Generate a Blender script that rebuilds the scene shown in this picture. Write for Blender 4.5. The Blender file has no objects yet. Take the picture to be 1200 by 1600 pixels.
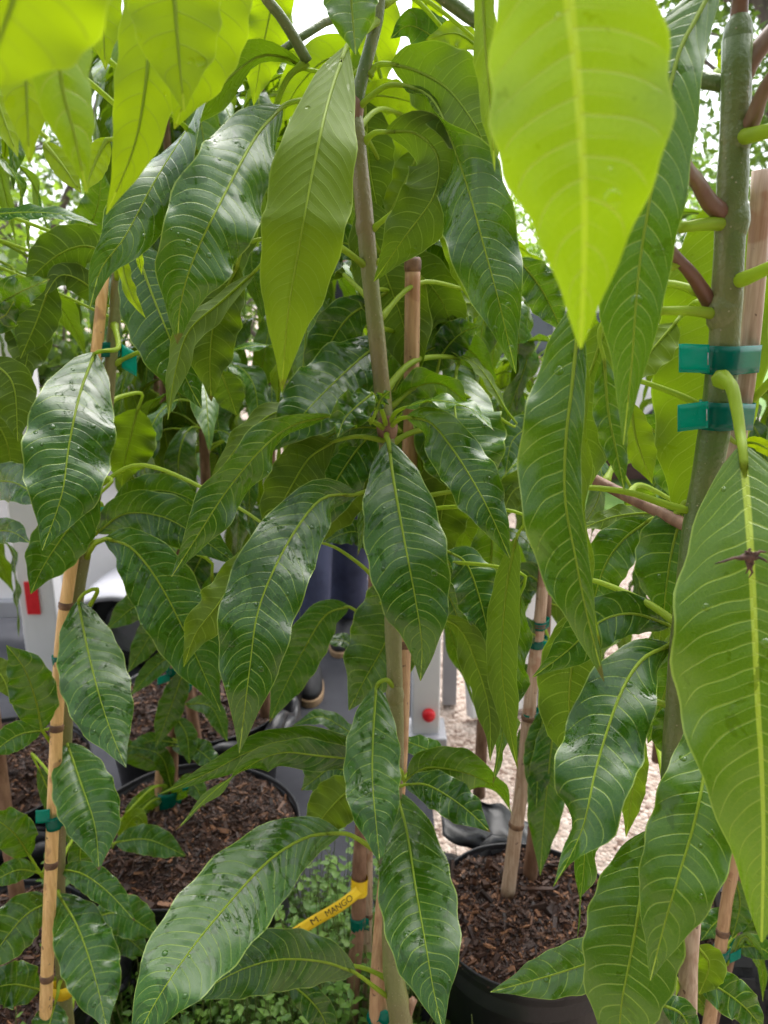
import bpy, bmesh, math, random
from mathutils import Vector, Matrix, noise
R = math.radians
scene = bpy.context.scene
C = scene.collection
random.seed(11)

# ------------------------------------------------------------ camera
PITCH = R(15.0); F = 1209.0; CAM = Vector((0, 0, 1.30))
cd = bpy.data.cameras.new("camera"); cam = bpy.data.objects.new("camera", cd); C.objects.link(cam)
cam.location = CAM; cam.rotation_euler = (R(90) - PITCH, 0, 0)
cd.sensor_fit = 'VERTICAL'; cd.sensor_height = 36; cd.lens = 36 * F / 1600.0
cd.clip_start = 0.02; cd.clip_end = 500
cd.dof.use_dof = True; cd.dof.focus_distance = 0.66; cd.dof.aperture_fstop = 9.5
scene.camera = cam
scene.render.resolution_x = 768; scene.render.resolution_y = 1024

# ------------------------------------------------------------ sky and sun (overcast)
SUN_EL, SUN_AZ = R(62), R(20)
w = bpy.data.worlds.new("World"); scene.world = w; w.use_nodes = True
nt = w.node_tree; nt.nodes.clear()
sky = nt.nodes.new('ShaderNodeTexSky'); sky.sky_type = 'NISHITA'; sky.sun_disc = False
sky.sun_elevation = SUN_EL; sky.sun_rotation = SUN_AZ; sky.air_density = 1.0; sky.dust_density = 3.0; sky.ozone_density = 1.0
hs = nt.nodes.new('ShaderNodeHueSaturation'); hs.inputs['Saturation'].default_value = 0.30
bg = nt.nodes.new('ShaderNodeBackground'); bg.inputs[1].default_value = 0.15
wo = nt.nodes.new('ShaderNodeOutputWorld')
nt.links.new(sky.outputs[0], hs.inputs['Color']); nt.links.new(hs.outputs[0], bg.inputs[0]); nt.links.new(bg.outputs[0], wo.inputs[0])
sd = bpy.data.lights.new("sun", 'SUN'); sd.energy = 1.1; sd.angle = R(60); sd.color = (1, 0.97, 0.92)
so = bpy.data.objects.new("sun", sd); C.objects.link(so)
dirv = Vector((math.sin(SUN_AZ) * math.cos(SUN_EL), math.cos(SUN_AZ) * math.cos(SUN_EL), math.sin(SUN_EL)))
so.rotation_euler = dirv.to_track_quat('Z', 'Y').to_euler(); so.location = (0, 0, 10)
scene.view_settings.view_transform = 'Standard'; scene.view_settings.look = 'None'
scene.view_settings.exposure = 1.75; scene.view_settings.gamma = 1.0
scene.render.engine = 'CYCLES'
cy = scene.cycles
cy.max_bounces = 6; cy.transmission_bounces = 5; cy.diffuse_bounces = 3; cy.transparent_max_bounces = 6; cy.glossy_bounces = 3

# ------------------------------------------------------------ helpers
_up = Vector((0, math.sin(PITCH), math.cos(PITCH))); _fw = Vector((0, math.cos(PITCH), -math.sin(PITCH)))
def P(x, y, Y):
    "the world point at forward distance Y that is seen at photo pixel x, y"
    d = Vector((1, 0, 0)) * ((x - 600) / F) + _up * ((800 - y) / F) + _fw
    return CAM + d * (Y / d.y)
def zd(p): return (p - CAM).dot(_fw)

def tag(o, label=None, cat=None, group=None, kind=None):
    if label: o['label'] = label
    if cat: o['category'] = cat
    if group: o['group'] = group
    if kind: o['kind'] = kind
    return o
def empty(name, loc, label, cat, group=None, rz=0):
    o = bpy.data.objects.new(name, None); C.objects.link(o); o.location = loc; o.rotation_euler.z = rz
    o.empty_display_size = 0.05
    return tag(o, label, cat, group)
def link(name, me, parent=None, mats=None, smooth=True):
    o = bpy.data.objects.new(name, me); C.objects.link(o)
    if parent is not None:
        o.parent = parent
    if mats is not None:
        for m in (mats if isinstance(mats, (list, tuple)) else [mats]): me.materials.append(m)
    if smooth: me.polygons.foreach_set('use_smooth', [True] * len(me.polygons))
    return o
class MB:
    def __init__(s): s.v = []; s.f = []; s.m = []; s.mi = 0
    def add(s, vs, fs):
        b = len(s.v); s.v += [tuple(v) for v in vs]; s.f += [tuple(b + i for i in f) for f in fs]; s.m += [s.mi] * len(fs)
    def box(s, c, d, rz=0, rot=None):
        x, y, z = d[0] / 2, d[1] / 2, d[2] / 2
        M = rot if rot is not None else Matrix.Rotation(rz, 3, 'Z')
        c = Vector(c)
        vs = [c + M @ Vector((a * x, b_ * y, e * z)) for e in (-1, 1) for b_ in (-1, 1) for a in (-1, 1)]
        s.add(vs, [(0, 2, 3, 1), (4, 5, 7, 6), (0, 1, 5, 4), (2, 6, 7, 3), (0, 4, 6, 2), (1, 3, 7, 5)])
    def tube(s, pts, rad, n=10, cap=True):
        pts = [Vector(p) for p in pts]; k = len(pts)
        if not isinstance(rad, (list, tuple)): rad = [rad] * k
        T = [(pts[min(i + 1, k - 1)] - pts[max(i - 1, 0)]).normalized() for i in range(k)]
        a = T[0].orthogonal().normalized(); vs = []
        for i in range(k):
            a = (a - T[i] * a.dot(T[i])).normalized(); b = T[i].cross(a)
            for j in range(n):
                th = 2 * math.pi * j / n
                vs.append(pts[i] + (a * math.cos(th) + b * math.sin(th)) * rad[i])
        fs = [(i * n + j, i * n + (j + 1) % n, (i + 1) * n + (j + 1) % n, (i + 1) * n + j) for i in range(k - 1) for j in range(n)]
        if cap: fs += [tuple(reversed(range(n))), tuple((k - 1) * n + j for j in range(n))]
        s.add(vs, fs)
    def lathe(s, prof, c=(0, 0, 0), n=40):
        c = Vector(c); k = len(prof)
        vs = [c + Vector((r * math.cos(2 * math.pi * j / n), r * math.sin(2 * math.pi * j / n), z)) for r, z in prof for j in range(n)]
        s.add(vs, [(i * n + j, i * n + (j + 1) % n, (i + 1) * n + (j + 1) % n, (i + 1) * n + j) for i in range(k - 1) for j in range(n)])
    def build(s, name, mats, parent=None, smooth=True, local=None):
        me = bpy.data.meshes.new(name)
        v = s.v
        if local is not None: v = [tuple(Vector(p) - local) for p in v]
        me.from_pydata(v, [], s.f); me.update()
        o = link(name, me, parent, mats, smooth)
        if any(s.m): me.polygons.foreach_set('material_index', s.m)
        return o
def catmull(pts, n):
    "n+1 samples evenly spaced along a smooth curve through pts (tuples of any size)"
    pts = [tuple(p) for p in pts]
    if len(pts) == 2:
        a, b = pts; return [tuple(a[k] + (b[k] - a[k]) * i / n for k in range(len(a))) for i in range(n + 1)]
    e = [tuple(2 * a - b for a, b in zip(pts[0], pts[1]))] + pts + [tuple(2 * a - b for a, b in zip(pts[-1], pts[-2]))]
    d = []
    for i in range(1, len(e) - 2):
        p0, p1, p2, p3 = e[i - 1], e[i], e[i + 1], e[i + 2]
        for s_ in range(12):
            t = s_ / 12
            d.append(tuple(0.5 * (2 * b + (c - a) * t + (2 * a - 5 * b + 4 * c - q) * t * t + (-a + 3 * b - 3 * c + q) * t ** 3) for a, b, c, q in zip(p0, p1, p2, p3)))
    d.append(pts[-1])
    L = [0]
    for a, b in zip(d, d[1:]): L.append(L[-1] + math.dist(a[:3], b[:3]))
    out = []; j = 0
    for i in range(n + 1):
        t = L[-1] * i / n
        while j < len(L) - 2 and L[j + 1] < t: j += 1
        f = (t - L[j]) / max(1e-9, L[j + 1] - L[j]); f = min(max(f, 0), 1)
        out.append(tuple(a + (b - a) * f for a, b in zip(d[j], d[j + 1])))
    return out
def lerpl(L, t):
    if not isinstance(L, (list, tuple)): return L
    if len(L) == 1: return L[0]
    x = t * (len(L) - 1); i = min(int(x), len(L) - 2); f = x - i
    return L[i] + (L[i + 1] - L[i]) * f

# ------------------------------------------------------------ materials
class NT:
    def __init__(s, name):
        s.m = bpy.data.materials.new(name); s.m.use_nodes = True; s.t = s.m.node_tree; s.t.nodes.clear()
        s.out = s.n('ShaderNodeOutputMaterial')
    def n(s, ty, **kw):
        nd = s.t.nodes.new(ty)
        for k, v in kw.items(): setattr(nd, k, v)
        return nd
    def l(s, a, b): s.t.links.new(a, b)
    def val(s, sock, v):
        if hasattr(v, 'is_linked') or isinstance(v, bpy.types.NodeSocket): s.l(v, sock)
        else: sock.default_value = v
    def math(s, op, a, b=0.0, c=None, clamp=False):
        nd = s.n('ShaderNodeMath', operation=op, use_clamp=clamp)
        s.val(nd.inputs[0], a); s.val(nd.inputs[1], b)
        if c is not None: s.val(nd.inputs[2], c)
        return nd.outputs[0]
    def ss(s, x, a, b, lo=0.0, hi=1.0):
        nd = s.n('ShaderNodeMapRange', interpolation_type='SMOOTHSTEP')
        s.val(nd.inputs[0], x); s.val(nd.inputs[1], a); s.val(nd.inputs[2], b); s.val(nd.inputs[3], lo); s.val(nd.inputs[4], hi)
        return nd.outputs[0]
    def mix(s, f, a, b):
        nd = s.n('ShaderNodeMix', data_type='RGBA')
        s.val(nd.inputs[0], f)
        for sk, v in ((nd.inputs[6], a), (nd.inputs[7], b)):
            s.val(sk, (v[0], v[1], v[2], 1) if isinstance(v, tuple) else v)
        return nd.outputs[2]
    def noise(s, vec, scale, detail=2, rough=0.5, dist=0):
        nd = s.n('ShaderNodeTexNoise'); 
        if vec is not None: s.l(vec, nd.inputs['Vector'])
        nd.inputs['Scale'].default_value = scale; nd.inputs['Detail'].default_value = detail
        nd.inputs['Roughness'].default_value = rough; nd.inputs['Distortion'].default_value = dist
        return nd.outputs[0]
    def vor(s, vec, scale, feature='F1', out='Distance', rnd=1.0):
        nd = s.n('ShaderNodeTexVoronoi', feature=feature)
        if vec is not None: s.l(vec, nd.inputs['Vector'])
        nd.inputs['Scale'].default_value = scale; nd.inputs['Randomness'].default_value = rnd
        return nd.outputs[out]
    def bump(s, h, strength, dist, normal=None):
        nd = s.n('ShaderNodeBump'); s.l(h, nd.inputs['Height']); nd.inputs['Strength'].default_value = strength; nd.inputs['Distance'].default_value = dist
        if normal is not None: s.l(normal, nd.inputs['Normal'])
        return nd.outputs[0]
    def obj(s): return s.n('ShaderNodeTexCoord').outputs['Object']
    def pbr(s, col, rough=0.5, spec=0.5, normal=None, trans=None, metal=0):
        b = s.n('ShaderNodeBsdfPrincipled')
        s.val(b.inputs['Base Color'], (col[0], col[1], col[2], 1) if isinstance(col, tuple) else col)
        s.val(b.inputs['Roughness'], rough); s.val(b.inputs['Specular IOR Level'], spec); s.val(b.inputs['Metallic'], metal)
        if normal is not None: s.l(normal, b.inputs['Normal'])
        return b.outputs[0]
    def done(s, sh): s.l(sh, s.out.inputs[0]); return s.m

def mat_leaf():
    k = NT('mango_leaf')
    uv = k.n('ShaderNodeUVMap', uv_map='UVMap').outputs[0]
    mt = k.n('ShaderNodeUVMap', uv_map='metric').outputs[0]
    oi = k.n('ShaderNodeObjectInfo')
    rgb = k.n('ShaderNodeSeparateColor'); k.l(oi.outputs['Color'], rgb.inputs[0])
    young, wet, spec_ = rgb.outputs[0], rgb.outputs[1], rgb.outputs[2]
    rnd = oi.outputs['Random']
    comb = k.n('ShaderNodeCombineXYZ'); 
    sx = k.n('ShaderNodeSeparateXYZ'); k.l(uv, sx.inputs[0]); u = sx.outputs[0]
    v = k.math('MULTIPLY_ADD', sx.outputs[1], 2.0, -1.0)
    mx = k.n('ShaderNodeSeparateXYZ'); k.l(mt, mx.inputs[0])
    k.l(mx.outputs[0], comb.inputs[0]); k.l(mx.outputs[1], comb.inputs[1]); k.l(k.math('MULTIPLY', rnd, 37.0), comb.inputs[2])
    mv = comb.outputs[0]
    av = k.math('ABSOLUTE', v)
    side = k.math('GREATER_THAN', v, 0.0)
    n1 = k.noise(mv, 14, 2)
    nf = k.math('MULTIPLY_ADD', n1, 0.085, -0.042)
    ph = k.math('SUBTRACT', u, k.math('MULTIPLY', av, 0.055))
    ph = k.math('SUBTRACT', ph, k.math('MULTIPLY', k.math('POWER', av, 3.0), 0.06))
    ph = k.math('ADD', ph, nf)
    N = k.math('MAXIMUM', k.math('ADD', k.math('MULTIPLY', spec_, 58.0), k.math('MULTIPLY', rnd, 3.0)), 6.0)
    ph = k.math('MULTIPLY', ph, N)
    ph = k.math('ADD', ph, k.math('MULTIPLY', side, 0.42))
    def line(p, w0):
        fr = k.math('FRACT', p); dd = k.math('ABSOLUTE', k.math('SUBTRACT', fr, 0.5)); dd = k.math('SUBTRACT', 0.5, dd)
        return k.ss(dd, w0 * 0.35, w0, 1.0, 0.0), dd
    v1, d1 = line(ph, 0.050)
    v1 = k.math('MULTIPLY', v1, k.ss(av, 0.82, 0.97, 1.0, 0.0))
    v2, d2 = line(k.math('ADD', ph, 0.5), 0.03)
    v2 = k.math('MULTIPLY', v2, k.ss(av, 0.2, 0.75, 0.55, 0.0))
    lat = k.math('ABSOLUTE', mx.outputs[1])
    mwd = k.math('MULTIPLY', oi.outputs['Alpha'], k.math('MULTIPLY_ADD', u, -0.7, 1.0))
    mid = k.math('MULTIPLY', k.ss(k.math('DIVIDE', lat, mwd), 0.0008, 0.0015, 1.0, 0.0), 0.9)
    marg = k.ss(av, 0.955, 0.985, 0.0, 1.0)
    ret = k.vor(mv, 330, 'DISTANCE_TO_EDGE')
    retl = k.ss(ret, 0.0, 0.09, 1.0, 0.0)
    vein = k.math('MAXIMUM', v1, v2)
    # colours: top face and underside
    big = k.noise(mv, 22, 3, 0.6)
    tcol = k.mix(big, (0.005, 0.044, 0.003), (0.014, 0.082, 0.003))
    tcol = k.mix(k.math('MULTIPLY', k.math('FRACT', k.math('MULTIPLY', rnd, 7.31)), 0.45), tcol, (0.040, 0.150, 0.005))
    tcol = k.mix(young, tcol, (0.15, 0.29, 0.010))
    ucol = k.mix(big, (0.040, 0.076, 0.008), (0.062, 0.105, 0.010))
    ucol = k.mix(young, ucol, (0.20, 0.30, 0.010))
    geo = k.n('ShaderNodeNewGeometry'); back = geo.outputs['Backfacing']
    col = k.mix(back, tcol, ucol)
    vcol = k.mix(young, (0.27, 0.39, 0.045), k.mix(back, (0.48, 0.62, 0.08), (0.26, 0.40, 0.04)))
    col = k.mix(k.math('MULTIPLY', retl, 0.10), col, vcol)
    col = k.mix(k.math('MULTIPLY', vein, k.math('MULTIPLY_ADD', k.noise(mv, 35, 2), 0.9, 0.22)), col, vcol)
    col = k.mix(mid, col, (0.46, 0.56, 0.06))
    col = k.mix(k.math('MULTIPLY', marg, 0.75), col, (0.30, 0.40, 0.07))
    tipm = k.math('MULTIPLY', k.ss(k.math('ADD', u, k.math('MULTIPLY', k.noise(mv, 90, 2), 0.05)), 0.988, 0.998), k.math('GREATER_THAN', rnd, 0.6))
    col = k.mix(tipm, col, (0.12, 0.06, 0.02))
    # small brown flecks
    fl = k.vor(mv, 26, 'F1'); fl2 = k.n('ShaderNodeTexVoronoi'); k.l(mv, fl2.inputs['Vector']); fl2.inputs['Scale'].default_value = 26
    sepc = k.n('ShaderNodeSeparateColor'); k.l(fl2.outputs['Color'], sepc.inputs[0])
    fm = k.math('MULTIPLY', k.ss(fl, 0.03, 0.06, 1.0, 0.0), k.math('GREATER_THAN', sepc.outputs[0], 0.93))
    col = k.mix(fm, col, (0.10, 0.05, 0.015))
    # water: film patches and droplets
    film = k.noise(mv, 42, 3, 0.6, 0.8)
    thr = k.math('SUBTRACT', k.math('MULTIPLY_ADD', wet, -0.14, 0.715), k.math('MULTIPLY', k.ss(k.noise(mv, 11, 1), 0.4, 0.65), 0.11))
    filmm = k.ss(film, thr, k.math('ADD', thr, 0.025))
    dr = k.n('ShaderNodeTexVoronoi'); k.l(mv, dr.inputs['Vector']); dr.inputs['Scale'].default_value = 105
    sp = k.n('ShaderNodeSeparateColor'); k.l(dr.outputs['Color'], sp.inputs[0])
    rad = k.math('MULTIPLY', k.math('GREATER_THAN', k.math('ADD', sp.outputs[0], k.math('MULTIPLY', wet, 0.10)), 0.965), k.math('MULTIPLY_ADD', sp.outputs[1], 0.26, 0.10))
    dq = k.math('DIVIDE', dr.outputs['Distance'], k.math('MAXIMUM', rad, 0.001))
    drop = k.math('SQRT', k.math('MAXIMUM', k.math('SUBTRACT', 1.0, k.math('MULTIPLY', dq, dq)), 0.0))
    d2 = k.n('ShaderNodeTexVoronoi'); k.l(mv, d2.inputs['Vector']); d2.inputs['Scale'].default_value = 48
    s2 = k.n('ShaderNodeSeparateColor'); k.l(d2.outputs['Color'], s2.inputs[0])
    r2 = k.math('MULTIPLY', k.math('GREATER_THAN', k.math('ADD', s2.outputs[0], k.math('MULTIPLY', wet, 0.12)), 0.93), k.math('MULTIPLY_ADD', s2.outputs[1], 0.12, 0.06))
    q2 = k.math('DIVIDE', k.math('ADD', d2.outputs['Distance'], k.math('MULTIPLY_ADD', k.noise(mv, 260, 1), 0.05, -0.025)), k.math('MAXIMUM', r2, 0.001))
    drop2 = k.math('SQRT', k.math('MAXIMUM', k.math('SUBTRACT', 1.0, k.math('MULTIPLY', q2, q2)), 0.0))
    drop = k.math('MAXIMUM', drop, k.math('MULTIPLY', drop2, 1.3))
    dmask = k.math('GREATER_THAN', drop, 0.02)
    wetm = k.math('MAXIMUM', filmm, dmask)
    mid2 = k.noise(mv, 60, 2)
    rough = k.math('MULTIPLY_ADD', mid2, 0.10, 0.22)
    rough = k.math('ADD', rough, k.math('MULTIPLY', back, 0.25))
    rough = k.ss(wetm, 0.0, 1.0, rough, 0.05)
    col = k.mix(k.math('MULTIPLY', filmm, 0.55), col, k.mix(back, (0.006, 0.036, 0.005), ucol))
    # relief
    puck = k.math('MULTIPLY', k.ss(d1, 0.0, 0.5, 0.0, 1.0), k.ss(av, 0.0, 0.9, 1.0, 0.3))
    h = k.math('MULTIPLY', puck, 0.30)
    h = k.math('ADD', h, k.math('MULTIPLY', retl, -0.015))
    h = k.math('ADD', h, k.math('MULTIPLY', vein, -0.12))
    h = k.math('ADD', h, k.math('MULTIPLY', k.noise(mv, 24, 2), 0.8))
    b1 = k.bump(h, 0.62, 0.0022)
    b2 = k.bump(drop, 1.0, 0.0011, b1)
    spc = k.math('MULTIPLY_ADD', back, -0.38, 0.56); spc = k.math('SUBTRACT', spc, k.math('MULTIPLY', filmm, k.math('MULTIPLY_ADD', back, -0.1, 0.10)))
    bs = k.pbr(col, rough, spc, b2)
    tr = k.n('ShaderNodeBsdfTranslucent')
    tc = k.mix(young, (0.125, 0.245, 0.003), (0.37, 0.52, 0.003))
    tc = k.mix(k.math('MULTIPLY', vein, 0.6), tc, k.mix(young, (0.08, 0.14, 0.004), (0.20, 0.25, 0.004)))
    k.l(tc, tr.inputs[0])
    ms = k.n('ShaderNodeMixShader'); ms.inputs[0].default_value = 0.42
    k.val(ms.inputs[0], k.math('MULTIPLY_ADD', young, 0.22, 0.28)); k.l(bs, ms.inputs[1]); k.l(tr.outputs[0], ms.inputs[2])
    return k.done(ms.outputs[0])

def mat_simple(name, c1, c2, scale=8, rough=0.5, bscale=None, bd=0.001, spec=0.4, bs=0.5, stretch=(1, 1, 1), detail=4):
    k = NT(name); o = k.obj()
    mp = k.n('ShaderNodeMapping'); k.l(o, mp.inputs[0]); mp.inputs['Scale'].default_value = stretch
    n = k.noise(mp.outputs[0], scale, detail, 0.6)
    col = k.mix(k.ss(n, 0.3, 0.7), c1, c2)
    nm = k.bump(k.noise(mp.outputs[0], bscale, 3, 0.6), bs, bd) if bscale else None
    return k.done(k.pbr(col, rough, spec, nm))

def mat_bamboo(name='bamboo', a=(0.36, 0.20, 0.095), b=(0.50, 0.31, 0.16)):
    k = NT(name); o = k.obj()
    mp = k.n('ShaderNodeMapping'); k.l(o, mp.inputs[0]); mp.inputs['Scale'].default_value = (1, 1, 0.06)
    streak = k.noise(mp.outputs[0], 260, 3, 0.6)
    blot = k.noise(o, 26, 3, 0.6)
    col = k.mix(k.ss(streak, 0.3, 0.7), a, b)
    col = k.mix(k.ss(blot, 0.56, 0.64, 0.0, 0.55), col, (0.28, 0.12, 0.055))
    sp = k.ss(k.noise(o, 120, 2), 0.68, 0.72, 0.0, 0.8)
    col = k.mix(sp, col, (0.10, 0.05, 0.03))
    return k.done(k.pbr(col, 0.42, 0.4, k.bump(streak, 0.35, 0.0012)))

def mat_stem(name, g=(0.13, 0.19, 0.045), b=(0.20, 0.17, 0.075)):
    k = NT(name); o = k.obj()
    mp = k.n('ShaderNodeMapping'); k.l(o, mp.inputs[0]); mp.inputs['Scale'].default_value = (1, 1, 0.15)
    n = k.noise(mp.outputs[0], 60, 4, 0.65); m = k.noise(o, 9, 2)
    col = k.mix(k.ss(m, 0.35, 0.65), g, b)
    col = k.mix(k.ss(n, 0.5, 0.75, 0.0, 0.55), col, (0.24, 0.23, 0.11))
    len_ = k.ss(k.vor(o, 150), 0.07, 0.12, 0.55, 0.0)
    col = k.mix(len_, col, (0.42, 0.36, 0.22))
    return k.done(k.pbr(col, 0.36, 0.45, k.bump(k.math('ADD', k.math('ADD', n, len_), k.noise(o, 240, 3, .6)), 0.7, 0.0016)))

def mat_stalk():
    k = NT('leaf_stalk'); n = k.noise(k.obj(), 60, 3)
    col = k.mix(n, (0.24, 0.34, 0.025), (0.34, 0.44, 0.045))
    b = k.pbr(col, 0.45, 0.22, k.bump(k.noise(k.obj(), 130, 2), 0.4, 0.0005))
    t = k.n('ShaderNodeBsdfTranslucent'); k.l(k.mix(n, (0.42, 0.58, 0.03), (0.50, 0.64, 0.05)), t.inputs[0])
    m = k.n('ShaderNodeMixShader'); m.inputs[0].default_value = 0.45; k.l(b, m.inputs[1]); k.l(t.outputs[0], m.inputs[2])
    return k.done(m.outputs[0])
def mat_tape(name='green_tape', ca=(0.0, 0.12, 0.085), cb=(0.0, 0.20, 0.145), tf=.4):
    k = NT(name); o = k.obj()
    n = k.noise(o, 160, 3, 0.6); dr = k.vor(o, 300)
    h = k.math('ADD', k.math('MULTIPLY', n, 0.6), k.ss(dr, 0.1, 0.25, 0.7, 0.0))
    b = k.pbr(k.mix(k.noise(o, 30), ca, cb), 0.22, 0.5, k.bump(h, 0.5, 0.0006))
    tr = k.n('ShaderNodeBsdfTranslucent'); tr.inputs[0].default_value = (0.0, 0.50, 0.38, 1)
    tp = k.n('ShaderNodeBsdfTransparent'); tp.inputs[0].default_value = (0.05, 0.55, 0.40, 1)
    m1 = k.n('ShaderNodeMixShader'); m1.inputs[0].default_value = tf; k.l(b, m1.inputs[1]); k.l(tr.outputs[0], m1.inputs[2])
    m2 = k.n('ShaderNodeMixShader'); m2.inputs[0].default_value = 0.22; k.l(m1.outputs[0], m2.inputs[1]); k.l(tp.outputs[0], m2.inputs[2])
    return k.done(m2.outputs[0])

def mat_soil():
    k = NT('potting_soil'); o = k.obj()
    f = k.n('ShaderNodeTexVoronoi'); k.l(o, f.inputs['Vector']); f.inputs['Scale'].default_value = 140
    n = k.noise(o, 60, 5, 0.7)
    col = k.mix(k.ss(n, 0.3, 0.75), (0.012, 0.005, 0.003), (0.060, 0.026, 0.013))
    s = k.n('ShaderNodeSeparateColor'); k.l(f.outputs['Color'], s.inputs[0])
    col = k.mix(k.math('MULTIPLY', k.math('GREATER_THAN', s.outputs[0], 0.86), 0.7), col, (0.13, 0.065, 0.035))
    return k.done(k.pbr(col, 0.75, 0.3, k.bump(k.math('ADD', n, f.outputs['Distance']), 1.0, 0.008)))
def mat_chip():
    k = NT('bark_chip'); oi = k.n('ShaderNodeNewGeometry').outputs['Random Per Island']
    cr = k.n('ShaderNodeValToRGB'); k.l(oi, cr.inputs[0])
    e = cr.color_ramp.elements; e[0].color = (0.012, 0.005, 0.003, 1); e[1].color = (0.24, 0.11, 0.05, 1)
    m = e.new(0.82); m.color = (0.060, 0.024, 0.011, 1)
    return k.done(k.pbr(cr.outputs[0], 0.55, 0.4, k.bump(k.noise(k.obj(), 300), 0.5, 0.002)))
def mat_gravel():
    k = NT('gravel'); o = k.obj()
    f = k.n('ShaderNodeTexVoronoi'); k.l(o, f.inputs['Vector']); f.inputs['Scale'].default_value = 75
    s = k.n('ShaderNodeSeparateColor'); k.l(f.outputs['Color'], s.inputs[0])
    col = k.mix(s.outputs[0], (0.34, 0.25, 0.20), (0.62, 0.52, 0.45))
    col = k.mix(k.math('GREATER_THAN', s.outputs[1], 0.88), col, (0.20, 0.13, 0.10))
    col = k.mix(k.ss(k.noise(o, 1.4, 4), 0.4, 0.7, 0.0, 0.35), col, (0.30, 0.20, 0.14))
    h = k.math('SUBTRACT', 1.0, f.outputs['Distance'])
    return k.done(k.pbr(col, 0.8, 0.3, k.bump(h, 1.0, 0.012)))
def mat_plastic(name, col, rough=0.4, bs=0.3, sc=30):
    k = NT(name); o = k.obj()
    n = k.noise(o, sc, 3, 0.6)
    c = k.mix(k.ss(k.noise(o, 7, 4, 0.7), 0.45, 0.7, 0.0, 0.35), col, tuple(min(1, x * 1.6 + 0.015) for x in col))
    return k.done(k.pbr(c, rough, 0.4, k.bump(n, bs, 0.004)))
def mat_islands(name, c1, c2, tr=None, rough=0.45):
    k = NT(name); r = k.n('ShaderNodeNewGeometry').outputs['Random Per Island']
    col = k.mix(r, c1, c2); b = k.pbr(col, rough, 0.4)
    if tr is None: return k.done(b)
    t = k.n('ShaderNodeBsdfTranslucent'); t.inputs[0].default_value = (*tr, 1)
    m = k.n('ShaderNodeMixShader'); m.inputs[0].default_value = 0.35; k.l(b, m.inputs[1]); k.l(t.outputs[0], m.inputs[2])
    return k.done(m.outputs[0])

M_LEAF = mat_leaf()
M_STALK = mat_stalk()
M_STEM = mat_stem('sapling_stem', (0.17, 0.18, 0.055), (0.20, 0.155, 0.07)); M_STEMB = mat_stem('sapling_stem_green', (0.075, 0.125, 0.025), (0.135, 0.15, 0.045))
M_BRANCH = mat_simple('young_branch', (0.13, 0.055, 0.035), (0.17, 0.12, 0.055), 30, 0.4, 90, 0.001, stretch=(1, 1, .3))
M_BARK = mat_simple('brown_bark', (0.12, 0.055, 0.028), (0.26, 0.15, 0.09), 70, 0.6, 80, 0.003, stretch=(1, 1, .3))
M_BAMBOO = mat_bamboo(); M_BAMBOOG = mat_bamboo('weathered_bamboo', (0.34, 0.22, 0.14), (0.52, 0.38, 0.27))
M_NODE = mat_simple('bamboo_joint', (0.08, 0.04, 0.025), (0.22, 0.12, 0.06), 80, 0.6, 80, 0.001)
M_TAPE = mat_tape(); M_FLAG = mat_tape('green_tape_end', (0.0, 0.28, 0.20), (0.0, 0.38, 0.28), .5); M_SOIL = mat_soil(); M_CHIP = mat_chip()
M_POT = mat_plastic('black_pot_plastic', (0.012, 0.012, 0.014), 0.38)
M_CLOTH = mat_simple('ground_cloth', (0.032, 0.033, 0.039), (0.060, 0.061, 0.070), 3, 0.9, 300, 0.002, spec=.1)
M_SCAB = mat_simple('dry_scab', (0.025, 0.011, 0.009), (0.13, 0.065, 0.04), 200, 0.7, 200, 0.001)
M_STAPLE = NT('steel_staple'); M_STAPLE = M_STAPLE.done(M_STAPLE.pbr((0.45, 0.42, 0.40), 0.35, 0.5, metal=1))

# ------------------------------------------------------------ ground
def sheet(name, x0, x1, y0, y1, z, mat, nx=2, ny=2, amp=0):
    m = MB(); vs = []; 
    for j in range(ny + 1):
        for i in range(nx + 1):
            x = x0 + (x1 - x0) * i / nx; y = y0 + (y1 - y0) * j / ny
            vs.append((x, y, z + amp * noise.noise(Vector((x * 2.1, y * 2.1, z * 9)))))
    m.add(vs, [(j * (nx + 1) + i, j * (nx + 1) + i + 1, (j + 1) * (nx + 1) + i + 1, (j + 1) * (nx + 1) + i) for j in range(ny) for i in range(nx)])
    o = m.build(name, mat); tag(o, kind='structure'); return o
M_GRAVEL = mat_gravel()
M_LAWN = mat_simple('lawn', (0.07, 0.16, 0.025), (0.16, 0.28, 0.05), 3, 0.8, 60, 0.02)
sheet('ground', -250, 250, -6, 400, -0.012, M_GRAVEL)
sheet('ground_cloth', -1.9, 0.13, 0.2, 3.55, 0.004, M_CLOTH, 60, 60, 0.006)
sheet('lawn', 1.0, 200, 4.9, 200, 0.0, M_LAWN, 40, 40, 0.0)
sheet('path', 1.2, 60, 7.6, 9.2, 0.006, mat_simple('concrete_path', (0.42, 0.36, 0.33), (0.55, 0.48, 0.44), 2, 0.8, 40, 0.004))
sheet('mulch_bed', 1.3, 9, 5.8, 6.6, 0.006, mat_simple('red_mulch', (0.13, 0.045, 0.03), (0.24, 0.10, 0.07), 12, 0.8, 60, 0.02), 20, 8, 0.0)

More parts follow.
